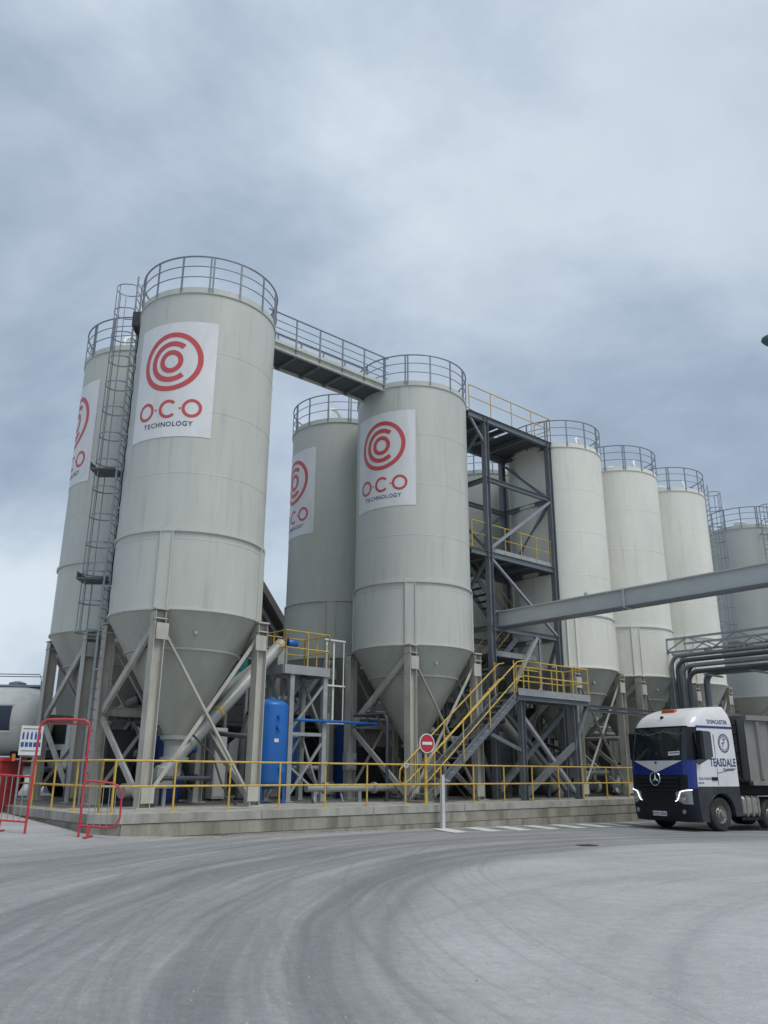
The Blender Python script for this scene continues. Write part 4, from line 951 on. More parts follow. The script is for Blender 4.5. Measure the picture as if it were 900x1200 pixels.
duct_run('second dark duct sloping behind the landing columns', [(3.4, 2.2, 0.6), (4.2, 2.0, 1.6), (6.2, 1.6, 3.2), (8.2, 1.4, 3.9)], 0.24, 'machine_dark')
duct_run('sloping pipe under the middle cream silo', [(11.2, -0.4, 0.6), (11.5, -0.3, 1.0), (12.6, 0.0, 2.2), (13.3, -0.1, 2.4)], 0.12, 'duct_grey')
def vessel(label, a, b, r, h, m):
    t = simple('blower_vessel', label, 'vessel', a, b)
    MB().lathe([(0, 0.0), (r, 0.0), (r, h - 0.3), (r * 0.6, h), (0, h)], 32).build('body', m, t, True, 30)
    for z in (0.25, h * 0.5, h - 0.35): MB().lathe([(r, z), (r + 0.03, z + 0.01), (r + 0.03, z + 0.06), (r, z + 0.07)], 32).build('band', m, t, True)
    MB().tube([(0, 0, h - 0.02), (0, 0, h + 0.25), (0.1, 0, h + 0.4), (0.45, 0, h + 0.45)], 0.12, 12).build('outlet_pipe', m, t, True)
vessel('dark cylindrical vessel under the stair landing', 4.15, -0.1, 0.52, 2.35, 'machine_dark')
vessel('grey vessel under the far end of the landing', 1.4, 0.9, 0.4, 1.9, 'plat_grey')
def pump(label, a, b, m, rz):
    t = simple('pump_set', label, 'pump', a, b, PZ, rz)
    MB().span(-0.6, 0.6, -0.25, 0.25, 0.0, 0.12).build('skid', 'machine_dark', t)
    MB().lathe([(0, -0.55), (0.18, -0.54), (0.2, -0.5), (0.2, 0.0), (0.14, 0.03), (0, 0.03)], 20, 'x', (0, 0, 0.36)).build('motor', m, t, True)
    MB().lathe([(0, 0.1), (0.26, 0.1), (0.26, 0.3), (0.12, 0.32), (0.12, 0.5), (0, 0.5)], 20, 'x', (0, 0, 0.38)).build('casing', 'duct_grey', t, True, 30)
    MB().tube([(0.2, 0, 0.6), (0.2, 0, 1.05), (0.2, 0.3, 1.2)], 0.08, 12).build('pipe', 'duct_grey', t, True)
    for x in (-0.4, 0.2): MB().span(x - 0.06, x + 0.06, -0.15, 0.15, 0.11, 0.25).build('bracket', 'machine_dark', t)
pump('pale pump with motor at the foot of the nearest silo', -9.7, 0.4, 'duct_grey', PH + 0.3)
pump('blue motor pump between the silo rows at left', -10.2, 2.3, 'blue_dark', PH + 1.2)
pump('grey pump under the first cream silo', 9.3, -0.6, 'machine_dark', PH)
pump('grey pump under the middle cream silo', 12.6, -0.9, 'plat_grey', PH + 0.4)

for (lab, a_, b_, w_, d_, h_, m_) in (('wide dark box added for shade behind the nearest silo legs', -6.6, 4.6, 1.9, 1.0, 2.3, 'machine_dark'), ('dark box added for shade between the left silo rows', -9.6, 2.2, 0.8, 0.5, 2.0, 'machine_dark'), ('dark box added for shade behind the farthest left silo', -8.0, 6.4, 1.6, 0.8, 2.5, 'machine_dark'), ('tall dark box added for shade behind the middle front silo', -0.2, 6.3, 2.2, 0.8, 2.8, 'machine_dark'), ('dark box added for shade under the access tower', 5.4, 2.3, 1.9, 1.2, 2.6, 'machine_dark'), ('dark box added for shade behind the first cream silo', 8.8, 2.4, 2.0, 1.0, 2.4, 'machine_dark'), ('dark box added for shade behind the middle cream silo', 13.2, 2.4, 2.4, 1.0, 2.6, 'machine_dark')):  # dark boxes added to fill and darken the space under the silos
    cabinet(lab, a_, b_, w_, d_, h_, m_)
duct_run('grey hose drooping below the nearest silo hopper', [(-8.6, -0.1, 1.9), (-8.2, 0.6, 1.5), (-7.4, 1.6, 1.0), (-6.9, 2.4, 0.6)], 0.09, 'machine_dark')
duct_run('bent vent duct between the two left silo rows', [(-9.9, 3.4, 0.6), (-9.9, 3.2, 2.2), (-9.2, 3.0, 3.4), (-8.2, 2.6, 3.8)], 0.13, 'duct_grey')
duct_run('grey duct rising behind the blue tank', [(-5.2, 2.6, 0.6), (-5.2, 2.6, 2.6), (-4.6, 2.9, 3.6), (-3.2, 3.2, 3.9)], 0.14, 'pipe_steel')
# cable tray bridging the nearest pair of silos
def tray():
    t = simple('cable_tray', 'pale ribbed cable tray level between legs of the nearest silo', 'cable tray', -10.35, 1.75, PZ + 2.35)
    MB().channel((0, 0, 0), (2.95, 0, 0), 0.26, 0.3, 0.012).build('tray', 'galvanised', t)
    for i in range(14): MB().span(0.1 + i * 0.21, 0.13 + i * 0.21, -0.165, -0.15, -0.12, 0.12).build('rib', 'galvanised', t)
tray()

# ================================================================== BUILDINGS behind
def a_frame_store():
    gz = 0.0; ac, b0, dep = -1.70, 11.6, 4.5; hw = 5.0; ze, zr = 6.4, 12.5
    t = thing('storage_shed', 'brown-grey steep-roofed storage shed showing between the left silos', 'building', W(ac, b0, gz), PH)
    f = lambda x: zr - (zr - ze) * abs(x) / hw
    n = 12
    for i in range(n):
        x0, x1 = -hw + 2 * hw * i / n, -hw + 2 * hw * (i + 1) / n
        vs = []
        for y in (0.0, 0.12): vs += [(x0 + 0.008, y, 0), (x1 - 0.008, y, 0), (x1 - 0.008, y, f(x1)), (x0 + 0.008, y, f(x0))]
        mb = MB().add(vs, [(0, 1, 2, 3), (7, 6, 5, 4), (0, 4, 5, 1), (1, 5, 6, 2), (2, 6, 7, 3), (3, 7, 4, 0)])
        for k in (0.2, 0.48, 0.76):
            xr = x0 + k * (x1 - x0); mb.span(xr, xr + 0.07, -0.035, 0.0, 0.0, min(f(xr), f(xr + 0.07)) - 0.02)
        mb.build('gable_panel', 'cladding', t)
    for s in (-1, 1):
        vs = [(0, -0.5, zr), (0, dep, zr), (s * (hw + 0.5), dep, f(hw + 0.5)), (s * (hw + 0.5), -0.5, f(hw + 0.5))]
        MB().add([(x, y, z + 0.05) for x, y, z in vs] + [(x, y, z + 0.33) for x, y, z in vs], [(0, 1, 2, 3), (7, 6, 5, 4), (0, 4, 5, 1), (1, 5, 6, 2), (2, 6, 7, 3), (3, 7, 4, 0)]).build('roof_slope', 'roof_sheet', t)
        MB().bar((s * 0.05, -0.53, zr + 0.15), (s * (hw + 0.5), -0.53, f(hw + 0.5) + 0.15), 0.05, 0.30, up=(0, 0, 1)).build('barge_board', 'roof_sheet', t)
        MB().bar((s * 0.3, -0.09, zr - 0.9), (s * (hw - 0.2), -0.09, f(hw - 0.2) - 0.55), 0.10, 0.16, up=(0, 0, 1)).build('verge_rail', 'galvanised', t)
        MB().span(s * (hw - 0.12), s * hw, 0.12, dep, 0, ze).build('side_wall', 'cladding', t)
    for k in range(5): MB().tube([(1.2, -0.12, 5.2 + k * 0.62), (4.6 - k * 0.45, -0.12, 5.2 + k * 0.62)], 0.05, 8).build('conduit', 'galvanised', t, True)
    MB().span(-1.8, 1.8, -0.06, 0.0, 0, 4.6).build('roller_door', 'machine_dark', t)
a_frame_store()
def low_shed(label, a0, a1, b0, dep, h):
    gz = -0.3; t = thing('plant_shed', label, 'building', W(a0, b0, gz), PH); w = a1 - a0
    MB().span(0.14, w, 0.14, dep, 0, h - 0.1).build('frame', 'machine_dark', t)
    n = int(w / 1.1)
    for i in range(n):
        x0, x1 = w * i / n, w * (i + 1) / n
        mb = MB().span(x0 + 0.008, x1 - 0.008, 0.0, 0.13, 0.0, h)
        for k in (0.25, 0.7): mb.span(x0 + k, x0 + k + 0.07, -0.03, 0.0, 0.0, h)
        mb.build('wall_panel', 'cladding', t)
    for i in range(int(dep / 1.2)): MB().span(0.0, 0.13, 0.14 + i * 1.2, 0.14 + (i + 1) * 1.2 - 0.016, 0, h).build('end_panel', 'cladding', t)
    MB().span(-0.2, w + 0.2, -0.3, dep + 0.2, h + 0.01, h + 0.26).build('roof', 'roof_sheet', t)
    MB().span(-0.2, w + 0.2, -0.42, -0.31, h + 0.06, h + 0.2).build('gutter', 'machine_dark', t)
low_shed('low dark shed behind the middle silos', 3.6, 8.2, 9.6, 12, 4.2)
low_shed('long dark clad shed behind the cream silos', 8.4, 44.0, 8.6, 14, 6.6)

# ================================================================== YARD FURNITURE
def no_entry():
    p = W(-2.08, -2.78, PZ)
    t = thing('no_entry_sign', 'round red no-entry sign on a yellow post by the stair foot', 'sign', p, 0)
    MB().tube([(0, 0, 0), (0, 0, 1.92)], 0.05, 14).build('post', 'yellow_paint', t, True); MB().box((0, 0, 0.01), (0.22, 0.22, 0.02)).build('base_plate', 'yellow_paint', t)
    an = PH - math.pi / 2 - 0.1
    d = bpy.data.objects.new('disc', MB().lathe([(0, 0.0), (0.285, 0.0), (0.285, 0.02), (0, 0.02)], 40, 'x').mesh('disc', 'sign_white')); COL.objects.link(d); d.parent = t; d.location = (math.cos(an) * 0.06, math.sin(an) * 0.06, 1.72); d.rotation_euler = (0, 0, an)
    MB().lathe([(0, 0.021), (0.258, 0.021), (0.258, 0.024), (0, 0.024)], 40, 'x').build('red_face', 'sign_red', d)
    MB().span(0.025, 0.029, -0.185, 0.185, -0.042, 0.042).build('white_bar', 'sign_white', d)
no_entry()
def white_post():
    p = W(-2.36, -3.78); p.z = yard_z(p.x)
    t = thing('marker_post', 'white square marker post standing on the yard against the plinth', 'post', p, 0.2)
    MB().bar((0, 0, -0.02), (0, 0, 1.44), 0.085, 0.085, up=(0, 1, 0)).build('post', 'post_white', t)
    MB().box((0, 0, 1.45), (0.095, 0.095, 0.02)).build('cap', 'post_white', t)
    MB().tube([(0.05, 0, 1.33), (0.16, 0, 1.28), (0.22, 0.0, 1.30)], 0.016, 8).build('hook', 'galvanised', t, True)
    MB().box((-0.07, 0.0, 0.55), (0.04, 0.05, 1.1)).build('stay', 'plat_grey', t)
white_post()

def barrier():
    Y = 17.45; x0, x1 = -7.16, -6.10
    p = Vector((x0, Y, yard_z(x0)))
    t = thing('pedestrian_barrier', 'red tubular barrier with a tall walk-through arch at far left', 'barrier', p, math.atan2(0.12, 1.0) * 0.6)
    w = x1 - x0; dz = yard_z(x1) - yard_z(x0); r = 0.025
    arch = [(0, 0, 0), (0.03, 0, 2.05), (0.06, 0, 2.16), (0.16, 0, 2.22)] + [(w * 0.5, 0, 2.23)] + [(w - 0.14, 0, 2.22), (w - 0.04, 0, 2.16), (w - 0.01, 0, 2.05), (w, 0, dz)]
    MB().tube(arch, r, 10).build('arch', 'red_paint', t, True)
    MB().tube([(0.05, 0.05, 2.14), (w - 0.05, 0.05, 2.14)], 0.016, 8).build('arch_brace', 'red_paint', t, True)
    def panel(xa, xb, za, zb, flip):
        # rounded far corner frame filled with thin bars
        s = 1 if xb > xa else -1
        fr = [(xa, 0, 1.08 + za), (xb - s * 0.22, 0, 1.08 + zb), (xb - s * 0.08, 0, 1.02 + zb), (xb, 0, 0.88 + zb), (xb, 0, 0.40 + zb), (xb - s * 0.08, 0, 0.27 + zb), (xb - s * 0.2, 0, 0.22 + zb), (xa, 0, 0.22 + za)]
        f = MB().tube(fr, 0.020, 10).build('frame', 'red_paint', t, True)
        n = int(abs(xb - xa) / 0.115)
        for i in range(1, n):
            x = xa + (xb - xa) * i / n; z = za + (zb - za) * i / n
            e = 0.07 if i == n - 1 else 0
            MB().tube([(x, 0, 0.22 + z + e), (x, 0, 1.08 + z - e)], 0.009, 6).build('bar', 'galvanised', f)
        for fx in (xa + (xb - xa) * 0.22,):
            z = za + (zb - za) * 0.22
            MB().bar((fx, 0, 0.24 + z), (fx, -0.02, 0.03 + z), 0.06, 0.05).bar((fx, -0.28, z + 0.015), (fx, 0.28, z + 0.015), 0.06, 0.03).build('foot', 'red_paint', t)
    panel(w + 0.02, w + 0.78, dz, yard_z(x1 + 0.78) - yard_z(x0), False)
    panel(-0.02, -2.3, 0, yard_z(x0 - 2.3) - yard_z(x0), True)
barrier()

def skip():
    x, y = -9.72, 22.4
    t = thing('skip', 'red steel skip at the left edge behind the barrier', 'skip', (x, y, yard_z(x) - 0.0), 0.06)
    poly = [(-3.4, 0.0), (-0.10, 0.0), (0.0, 1.30), (-3.9, 1.30)]
    mb = MB(); n = 4; vs = [(px, -0.8, pz) for px, pz in poly] + [(px, 0.8, pz) for px, pz in poly]
    mb.add(vs, [(0, 1, 2, 3), (7, 6, 5, 4), (0, 4, 5, 1), (1, 5, 6, 2), (3, 7, 4, 0)]).build('body', 'red_skip', t)
    for y_ in (-0.8, 0.8): MB().bar((-3.92, y_, 1.32), (0.02, y_, 1.32), 0.09, 0.09).build('rim', 'red_skip', t)
    MB().bar((0.0, -0.8, 1.32), (0.0, 0.8, 1.32), 0.09, 0.085).build('rim', 'red_skip', t)
    for i in range(4): MB().bar((-3.2 + i * 0.8, -0.83, 0.05), (-3.3 + i * 0.85, -0.83, 1.2), 0.07, 0.06).build('rib', 'red_skip', t)
    MB().span(-3.3, -0.5, -0.7, 0.7, 0.7, 0.9).build('rubble', 'plinth_concrete', t)
skip()

def ppe_sign():
    p = W(-12.2, 1.72, PZ)
    an = math.atan2(-p.y, -p.x) + math.pi / 2 + 0.25
    t = thing('safety_board', 'white safety board with blue pictograms on posts at the railing end', 'sign', p, an)
    for x in (-0.2, 0.2): MB().bar((x, 0.03, 0), (x, 0.03, 2.0), 0.04, 0.03).build('post', 'galvanised', t)
    b = MB().span(-0.28, 0.28, -0.012, 0.0, 1.25, 2.0).build('board', 'sign_white', t)
    for i in range(5):
        x = -0.21 + i * 0.105
        MB().lathe([(0, -0.014), (0.02, -0.014), (0.02, -0.016), (0, -0.016)], 14, 'y', (x, 0, 1.83)).span(x - 0.026, x + 0.026, -0.016, -0.014, 1.65, 1.805).build('pictogram', 'sign_blue', b)
        MB().span(x - 0.04, x + 0.04, -0.016, -0.014, 1.46, 1.58).build('pictogram', 'sign_blue', b)
    MB().span(-0.23, 0.23, -0.016, -0.014, 1.91, 1.93).build('text_line', 'logo_ink', b); MB().span(-0.23, 0.23, -0.016, -0.014, 1.35, 1.37).build('text_line', 'logo_ink', b)
    MB().span(-0.42, -0.34, -0.02, 0.02, 1.10, 1.28).build('reflector', 'orange_tag', t); MB().bar((-0.42, 0.02, 1.15), (-0.2, 0.02, 1.15), 0.02, 0.03).build('reflector_arm', 'galvanised', t)
ppe_sign()

def yard_lamp():
    hx, hy, hz = 9.95, 18.0, 11.85
    gx = hx + 1.6; gz = yard_z(gx)
    t = thing('yard_lamp', 'teal yard lamp head poking in at the right edge against the sky', 'lamp', (gx, hy, gz), 0)
    MB().tube([(0, 0, 0), (0, 0, 6.0), (0, 0, 12.0)], [0.12, 0.09, 0.06], 14).build('pole', 'galvanised', t, True)
    MB().tube([(0, 0, 11.9), (-0.25, 0, 12.12), (-1.2, 0, 12.12)], 0.035, 10).build('arm', 'galvanised', t, True)
    h = MB().lathe([(0.0, -0.56), (0.07, -0.54), (0.13, -0.44), (0.20, -0.25), (0.23, 0.0), (0.20, 0.3), (0.08, 0.45), (0, 0.46)], 24, 'x').build('head', 'lamp_body', t, True, 60, loc=(-1.56, 0, hz - gz))
    h.scale = (1, 1.2, 1.0)
    MB().lathe([(0.0, -0.16), (0.15, -0.15), (0.18, -0.06), (0.19, 0.0)], 24).build('lens', 'lamp_glass', h, True, loc=(0.0, 0, -0.10))
yard_lamp()

# ------------------------------------------------------------------ smaller plant pieces in the shade
def pipe_run(label, pts, r, m, stands=()):
    t = thing('process_pipe', label, 'pipe', W(*pts[0]), 0)
    P = [W(*p) - t.location for p in pts]; Q = [P[0]]
    for i in range(1, len(P) - 1):
        d0 = min(0.3, (P[i] - P[i - 1]).length * 0.4) ; d1 = min(0.3, (P[i + 1] - P[i]).length * 0.4)
        a = P[i] + (P[i - 1] - P[i]).normalized() * d0; c = P[i] + (P[i + 1] - P[i]).normalized() * d1
        for f in (0.0, 0.25, 0.5, 0.75, 1.0): Q.append(a.lerp(P[i], f).lerp(P[i].lerp(c, f), f))
    Q.append(P[-1])
    MB().tube(Q, r, 12).build('pipe', m, t, True)
    for i in range(0, len(Q) - 1, 4):
        u = (Q[i + 1] - Q[i]).normalized(); MB().tube([Q[i], Q[i] + u * 0.05], r * 1.5, 12).build('flange', m, t, True)
pipe_run('grey pipe rising beside the right leg of the nearest silo', [(-7.0, -0.9, 0.6), (-7.0, -0.9, 2.4), (-7.0, 1.6, 2.6), (-7.0, 3.2, 2.6)], 0.07, 'pipe_steel')
pipe_run('dark pipe looping under the nearest silo cone', [(-9.9, -0.9, 0.6), (-9.9, -0.9, 1.3), (-8.2, -0.9, 1.3), (-7.8, 0.8, 1.3), (-7.8, 2.4, 1.9)], 0.06, 'pipe_dark')
pipe_run('grey pipe crossing behind the small platform tower', [(-4.6, 2.0, 0.6), (-4.6, 2.0, 1.6), (-2.2, 2.0, 1.6), (-2.2, 2.0, 3.4)], 0.08, 'duct_grey')
pipe_run('thin dark pipe up the left side of the middle front silo', [(-1.9, -0.8, 0.6), (-1.9, -0.8, 3.3), (-1.9, 0.9, 3.3)], 0.05, 'pipe_dark')
pipe_run('grey pipe under the cone of the middle front silo', [(-1.0, -0.6, 0.6), (-1.0, -0.6, 1.25), (1.0, -0.6, 1.25), (1.0, 1.6, 1.25)], 0.08, 'pipe_steel')
pipe_run('pale pipe behind the stair treads', [(0.6, -0.9, 0.6), (0.6, -0.9, 2.6), (2.3, -0.4, 2.6), (2.3, 2.2, 2.9)], 0.07, 'duct_grey')
pipe_run('dark pipe beside the landing column', [(6.0, -1.0, 0.6), (6.0, -1.0, 2.2), (8.0, -1.0, 2.2), (8.0, 0.6, 2.6)], 0.07, 'pipe_dark')
pipe_run('grey pipe under the first cream silo cone', [(7.8, -0.9, 0.6), (7.8, -0.9, 1.5), (10.2, -0.9, 1.5), (10.2, 1.2, 1.8)], 0.09, 'pipe_steel')
pipe_run('pale pipe between the first two cream silos', [(11.0, -1.1, 0.6), (11.0, -1.1, 2.9), (11.0, 1.8, 2.9)], 0.08, 'duct_grey')
pipe_run('dark pipe between the left silo rows', [(-10.6, 3.1, 0.6), (-10.6, 3.1, 1.8), (-8.6, 2.6, 1.8), (-8.2, 3.8, 2.2)], 0.07, 'pipe_dark')
def leg_sign(label, a, b, z, w, h, m, m2):
    p = W(a, b, z); t = thing('leg_sign', label, 'sign', p, PH)
    o = MB().span(-w / 2, w / 2, -0.008, 0.0, 0, h).build('plate', m, t)
    MB().span(-w * 0.35, w * 0.35, -0.0105, -0.009, h * 0.62, h * 0.82).build('print', m2, o); MB().span(-w * 0.35, w * 0.35, -0.0105, -0.009, h * 0.2, h * 0.42).build('print', m2, o)
    MB().span(-0.02, 0.02, 0.0, 0.03, h * 0.3, h * 0.7).build('clip', 'galvanised', t)
leg_sign('small white notice fixed to the front railing near the stair', -3.15, -3.08, PZ + 1.02, 0.16, 0.12, 'sign_white', 'logo_ink')

# ================================================================== VEHICLES
def wheel(parent, x, y, r=0.5, w=0.30, side=1, name='wheel', dish=0.05):
    """axle along y; side = +1 shows its face towards +y"""
    prof = [(r * 0.58, -w / 2), (r * 0.9, -w / 2), (r * 0.985, -w / 2 + 0.035), (r, -w / 2 + 0.07), (r, w / 2 - 0.07), (r * 0.985, w / 2 - 0.035), (r * 0.9, w / 2), (r * 0.58, w / 2), (r * 0.55, w / 2 - 0.03)]
    hub = bpy.data.objects.new(name, MB().lathe([(a, b * side) for a, b in prof], 36, 'y').mesh('tyre', 'rubber', True)); COL.objects.link(hub); hub.parent = parent; hub.location = (x, y, r)
    f = w / 2 * side
    rim = [(r * 0.60, f - 0.02 * side), (r * 0.57, f - 0.01 * side), (r * 0.54, f - dish * side), (r * 0.42, f - (dish + 0.03) * side), (r * 0.30, f - dish * 0.4 * side), (r * 0.20, f + 0.0 * side), (r * 0.17, f + 0.05 * side), (0, f + 0.055 * side)]
    o = MB().lathe(rim, 30, 'y').build('rim', 'rim_metal', hub, True, 30)
    nuts = MB()
    for k in range(10):
        a = k * math.pi / 5; nuts.lathe([(0.02, f - 0.03 * side), (0.02, f + 0.02 * side), (0, f + 0.025 * side)], 6, 'y', (r * 0.35 * math.cos(a), 0, r * 0.35 * math.sin(a)))
    nuts.build('wheel_nuts', 'rim_metal', hub)
    g = MB()
    for k in (-0.07, 0.0, 0.07): g.lathe([(r + 0.001, k - 0.006), (r + 0.006, k - 0.005), (r + 0.006, k + 0.005), (r + 0.001, k + 0.006)], 36, 'y')
    g.build('tread_ribs', 'rubber', hub)
    return hub
PROF = [(0.28, 1.34), (0.45, 1.40), (0.80, 1.43), (1.20, 1.44), (1.70, 1.42), (2.08, 1.38), (2.50, 1.31), (2.95, 1.22), (3.12, 1.17), (3.28, 1.06), (3.45, 0.90), (3.60, 0.66), (3.70, 0.36), (3.78, 0.0), (3.82, -0.5)]
def xf(z):
    if z <= PROF[0][0]: return PROF[0][1]
    for (z0, x0), (z1, x1) in zip(PROF, PROF[1:]):
        if z <= z1: return x0 + (x1 - x0) * (z - z0) / (z1 - z0)
    return PROF[-1][1]
def hwid(z):
    if z < 3.12: return 1.25 - (0.02 * max(0, 2.0 - 0) if False else 0) - 0.03 * max(0.0, (z - 2.08)) / 0.9
    t = (z - 3.12) / 0.70; return 1.215 - 0.30 * t ** 2.2
def Fx(y, z):
    h = hwid(z); q = abs(y) * 1.25 / h
    if q <= 0.92: return xf(z) - 0.055 * (q / 0.92) ** 2
    k = min(1.0, (q - 0.92) / 0.33)
    return xf(z) - 0.055 - 0.36 * (1 - math.sqrt(max(0.0, 1 - k * k)))
def lorry():
    gx, gy, hd = 10.02, 28.02, R_(210)
    t = thing('lorry', 'blue and white articulated lorry cab with its headlights on', 'lorry', (gx, gy, yard_z(gx)), hd)
    XR = -0.92
    def grid(fn, us, vs, name, m, smooth=True, off=0.0, parent=t):
        mb = MB(); n = len(vs)
        for u in us:
            for v in vs: mb.v.append(fn(u, v))
        for i in range(len(us) - 1):
            for j in range(n - 1): mb.f.append((i * n + j, (i + 1) * n + j, (i + 1) * n + j + 1, i * n + j + 1))
        return mb.build(name, m, parent, smooth, 50)
    lin = lambda a, b, n: [a + (b - a) * i / n for i in range(n + 1)]
    # y stations over the front: fine at the corners
    def ystat(lo, hi): return lo + hi
    Ys = [-1.0, -0.985, -0.95, -0.90, -0.85, -0.80, -0.736] + lin(-0.7, 0.7, 10) + [0.736, 0.80, 0.85, 0.90, 0.95, 0.985, 1.0]     # fraction of half width
    front = lambda o: (lambda f, z: (Fx(f * hwid(z), z) + o, f * hwid(z) * (1 + o * 0.5 * abs(f)), z))
    zlev = lambda a, b: sorted(set([a, b] + [p[0] for p in PROF if a < p[0] < b]))
    # front skins
    grid(front(0), Ys, zlev(0.28, 1.12), 'bumper', 'cab_dark'); grid(front(0), Ys, zlev(1.12, 1.66), 'grille_panel', 'cab_dark')
    blue = grid(front(0), Ys, zlev(1.66, 2.10), 'front_panel', 'cab_blue')
    sidecols = [f for f in Ys if f >= 0.80]; 
    pil = grid(front(0.002), [f for f in Ys if f >= 0.895], zlev(1.26, 2.10), 'corner_panel', 'cab_blue'); grid(front(0.002), [f for f in Ys if f <= -0.895], zlev(1.26, 2.10), 'corner_panel', 'cab_blue')
    grid(front(0), [f for f in Ys if f >= 0.895], zlev(2.10, 3.12), 'windscreen_pillar', 'cab_dark'); grid(front(0), [f for f in Ys if f <= -0.895], zlev(2.10, 3.12), 'windscreen_pillar', 'cab_dark')
    ws = grid(front(0), [f for f in Ys if abs(f) <= 0.905], zlev(2.10, 3.12), 'windscreen', 'glass_dark')
    # roof: white dome
    zs = [3.12, 3.16, 3.22, 3.28, 3.36, 3.45, 3.52, 3.60, 3.65, 3.70, 3.74, 3.78, 3.80, 3.82]
    rf = grid(front(0), Ys, zs, 'roof', 'cab_white')
    for s in (-1, 1):
        mb = MB()
        for z in zs:
            h = hwid(z); xe = Fx(h, z)
            for f in (0, 0.5, 1.0): mb.v.append((xe + (XR - xe) * f, s * h, z))
        for i in range(len(zs) - 1):
            for k in (0, 1):
                q = i * 3 + k; mb.f.append((q, q + 1, q + 4, q + 3) if s > 0 else (q, q + 3, q + 4, q + 1))
        mb.build('roof_side', 'cab_white', t, True, 50)
    h = hwid(3.82); pts = [(Fx(f * h, 3.82), f * h, 3.82) for f in Ys]
    top = MB(); n = len(pts)
    top.v = pts + [(XR, f * h, 3.82) for f in Ys]
    top.f = [(i, i + 1, n + i + 1, n + i) for i in range(n - 1)]; top.build('roof_top', 'cab_white', t)
    # rear wall of the cab
    bw = [(XR, -1.25, 1.0), (XR, 1.25, 1.0), (XR, 1.22, 3.10)] + [(XR, hwid(z), z) for z in zs] + [(XR, -hwid(z), z) for z in zs[::-1]]
    MB().add(bw, [tuple(range(len(bw)))]).build('rear_wall', 'cab_skirt', t)
    # sides
    for s in (-1, 1):
        def side(x0, x1, z0, z1, name, m, off=0.0, parent=t):
            mb = MB(); nx = 4; zl = zlev(z0, z1)
            for i in range(nx + 1):
                for z in zl:
                    xe = min(x1, Fx(1.25, z) + 0.002) if x1 > 0.9 else x1
                    mb.v.append((x0 + (xe - x0) * i / nx, s * (hwid(z) + off), z))
            n = len(zl)
            for i in range(nx):
                for j in range(n - 1):
                    q = (i * n + j, (i + 1) * n + j, (i + 1) * n + j + 1, i * n + j + 1); mb.f.append(q if s < 0 else q[::-1])
            return mb.build(name, m, parent, False)
        side(XR, 1.3, 1.32, 3.12, 'cab_side', 'cab_white')
        side(XR, 1.3, 1.12, 1.32, 'lower_panel', 'cab_skirt')
        side(0.62, 1.3, 0.28, 1.12, 'bumper_side', 'cab_skirt')
        # glass with a stepped lower edge
        poly = [(0.98, 2.02), (0.86, 1.96), (0.62, 2.06), (0.16, 2.22), (0.14, 2.96), (0.22, 3.0), (0.86, 3.0), (0.93, 2.92)]
        mb = MB().add([(x, s * (hwid(z) + 0.006), z) for x, z in poly], [tuple(range(len(poly)))[::(-1 if s > 0 else 1)]]); mb.build('side_window', 'glass_dark', t)
        MB().bar((0.06, s * 1.256, 1.36), (0.04, s * 1.236, 2.90), 0.012, 0.012).bar((0.06, s * 1.256, 1.72), (-0.85, s * 1.256, 1.86), 0.01, 0.012).build('panel_gap', 'cab_skirt', t)
        MB().span(0.10, 0.34, s * 1.25, s * 1.275, 1.50, 1.60).build('door_handle', 'cab_dark', t)
        # mirror housing on arms
        m_ = MB().span(0.80, 0.98, s * 1.29, s * 1.50, 2.12, 3.0)
        o = m_.build('mirror', 'cab_dark', t); bv = o.modifiers.new('bevel', 'BEVEL'); bv.width = 0.05; bv.segments = 3
        for z in (2.24, 2.92): MB().bar((0.95, s * 1.2, z), (0.89, s * 1.36, z), 0.04, 0.04).build('mirror_arm', 'cab_dark', o)
        MB().span(0.792, 0.799, s * 1.32, s * 1.48, 2.18, 2.94).build('mirror_glass', 'lamp_glass', o)
        # arch, steps, wing
        arc = MB(); nA = 16
        for i in range(nA + 1):
            a = R_(-8) + R_(196) * i / nA
            for y in (0.86, 1.262): arc.v.append((0.62 * math.cos(a), s * y, 0.52 + 0.62 * math.sin(a)))
        for i in range(nA): arc.f.append((2 * i, 2 * i + 1, 2 * i + 3, 2 * i + 2))
        o = arc.build('wheel_arch', 'cab_dark', t, True); sm = o.modifiers.new('thick', 'SOLIDIFY'); sm.thickness = 0.04
        MB().span(-0.95, -0.62, s * 0.95, s * 1.24, 0.42, 1.15).build('rear_wing', 'cab_skirt', t)
        mb = MB()      # skin above the arch
        tp = [(0.62, 1.13), (-0.92, 1.13)]; pts = [(0.64 * math.cos(R_(k)), 0.52 + 0.64 * math.sin(R_(k))) for k in range(0, 181, 12)]
        poly = [(0.64, 1.125)] + pts + [(-0.92, 0.55), (-0.92, 1.125)]
        for (xa, za), (xb, zb) in zip(pts, pts[1:]):
            q = len(mb.v); mb.v += [(xa, s * 1.245, za), (xb, s * 1.245, zb), (xb, s * 1.245, 1.13), (xa, s * 1.245, 1.13)]; mb.f.append((q, q + 1, q + 2, q + 3))
        mb.build('arch_skin', 'cab_skirt', t)
        wheel(t, 0.0, s * 1.05, 0.50, 0.31, s, 'front_wheel')
        wheel(t, -2.45, s * 1.02, 0.45, 0.30, s, 'mid_wheel'); wheel(t, -3.85, s * 0.95, 0.5, 0.58, s, 'drive_wheel')
        # headlamps with the bright running-light hook
        zt_ = 1.20
        hl = MB(); pts_y = [0.70, 0.82, 0.95, 1.06, 1.14, 1.19]
        for y in pts_y:
            for z in (0.80 + max(0, (0.95 - y)) * 0.55, 1.20 - max(0, 0.80 - y) * 0.6): hl.v.append((Fx(s * y, z) + 0.012, s * y, z))
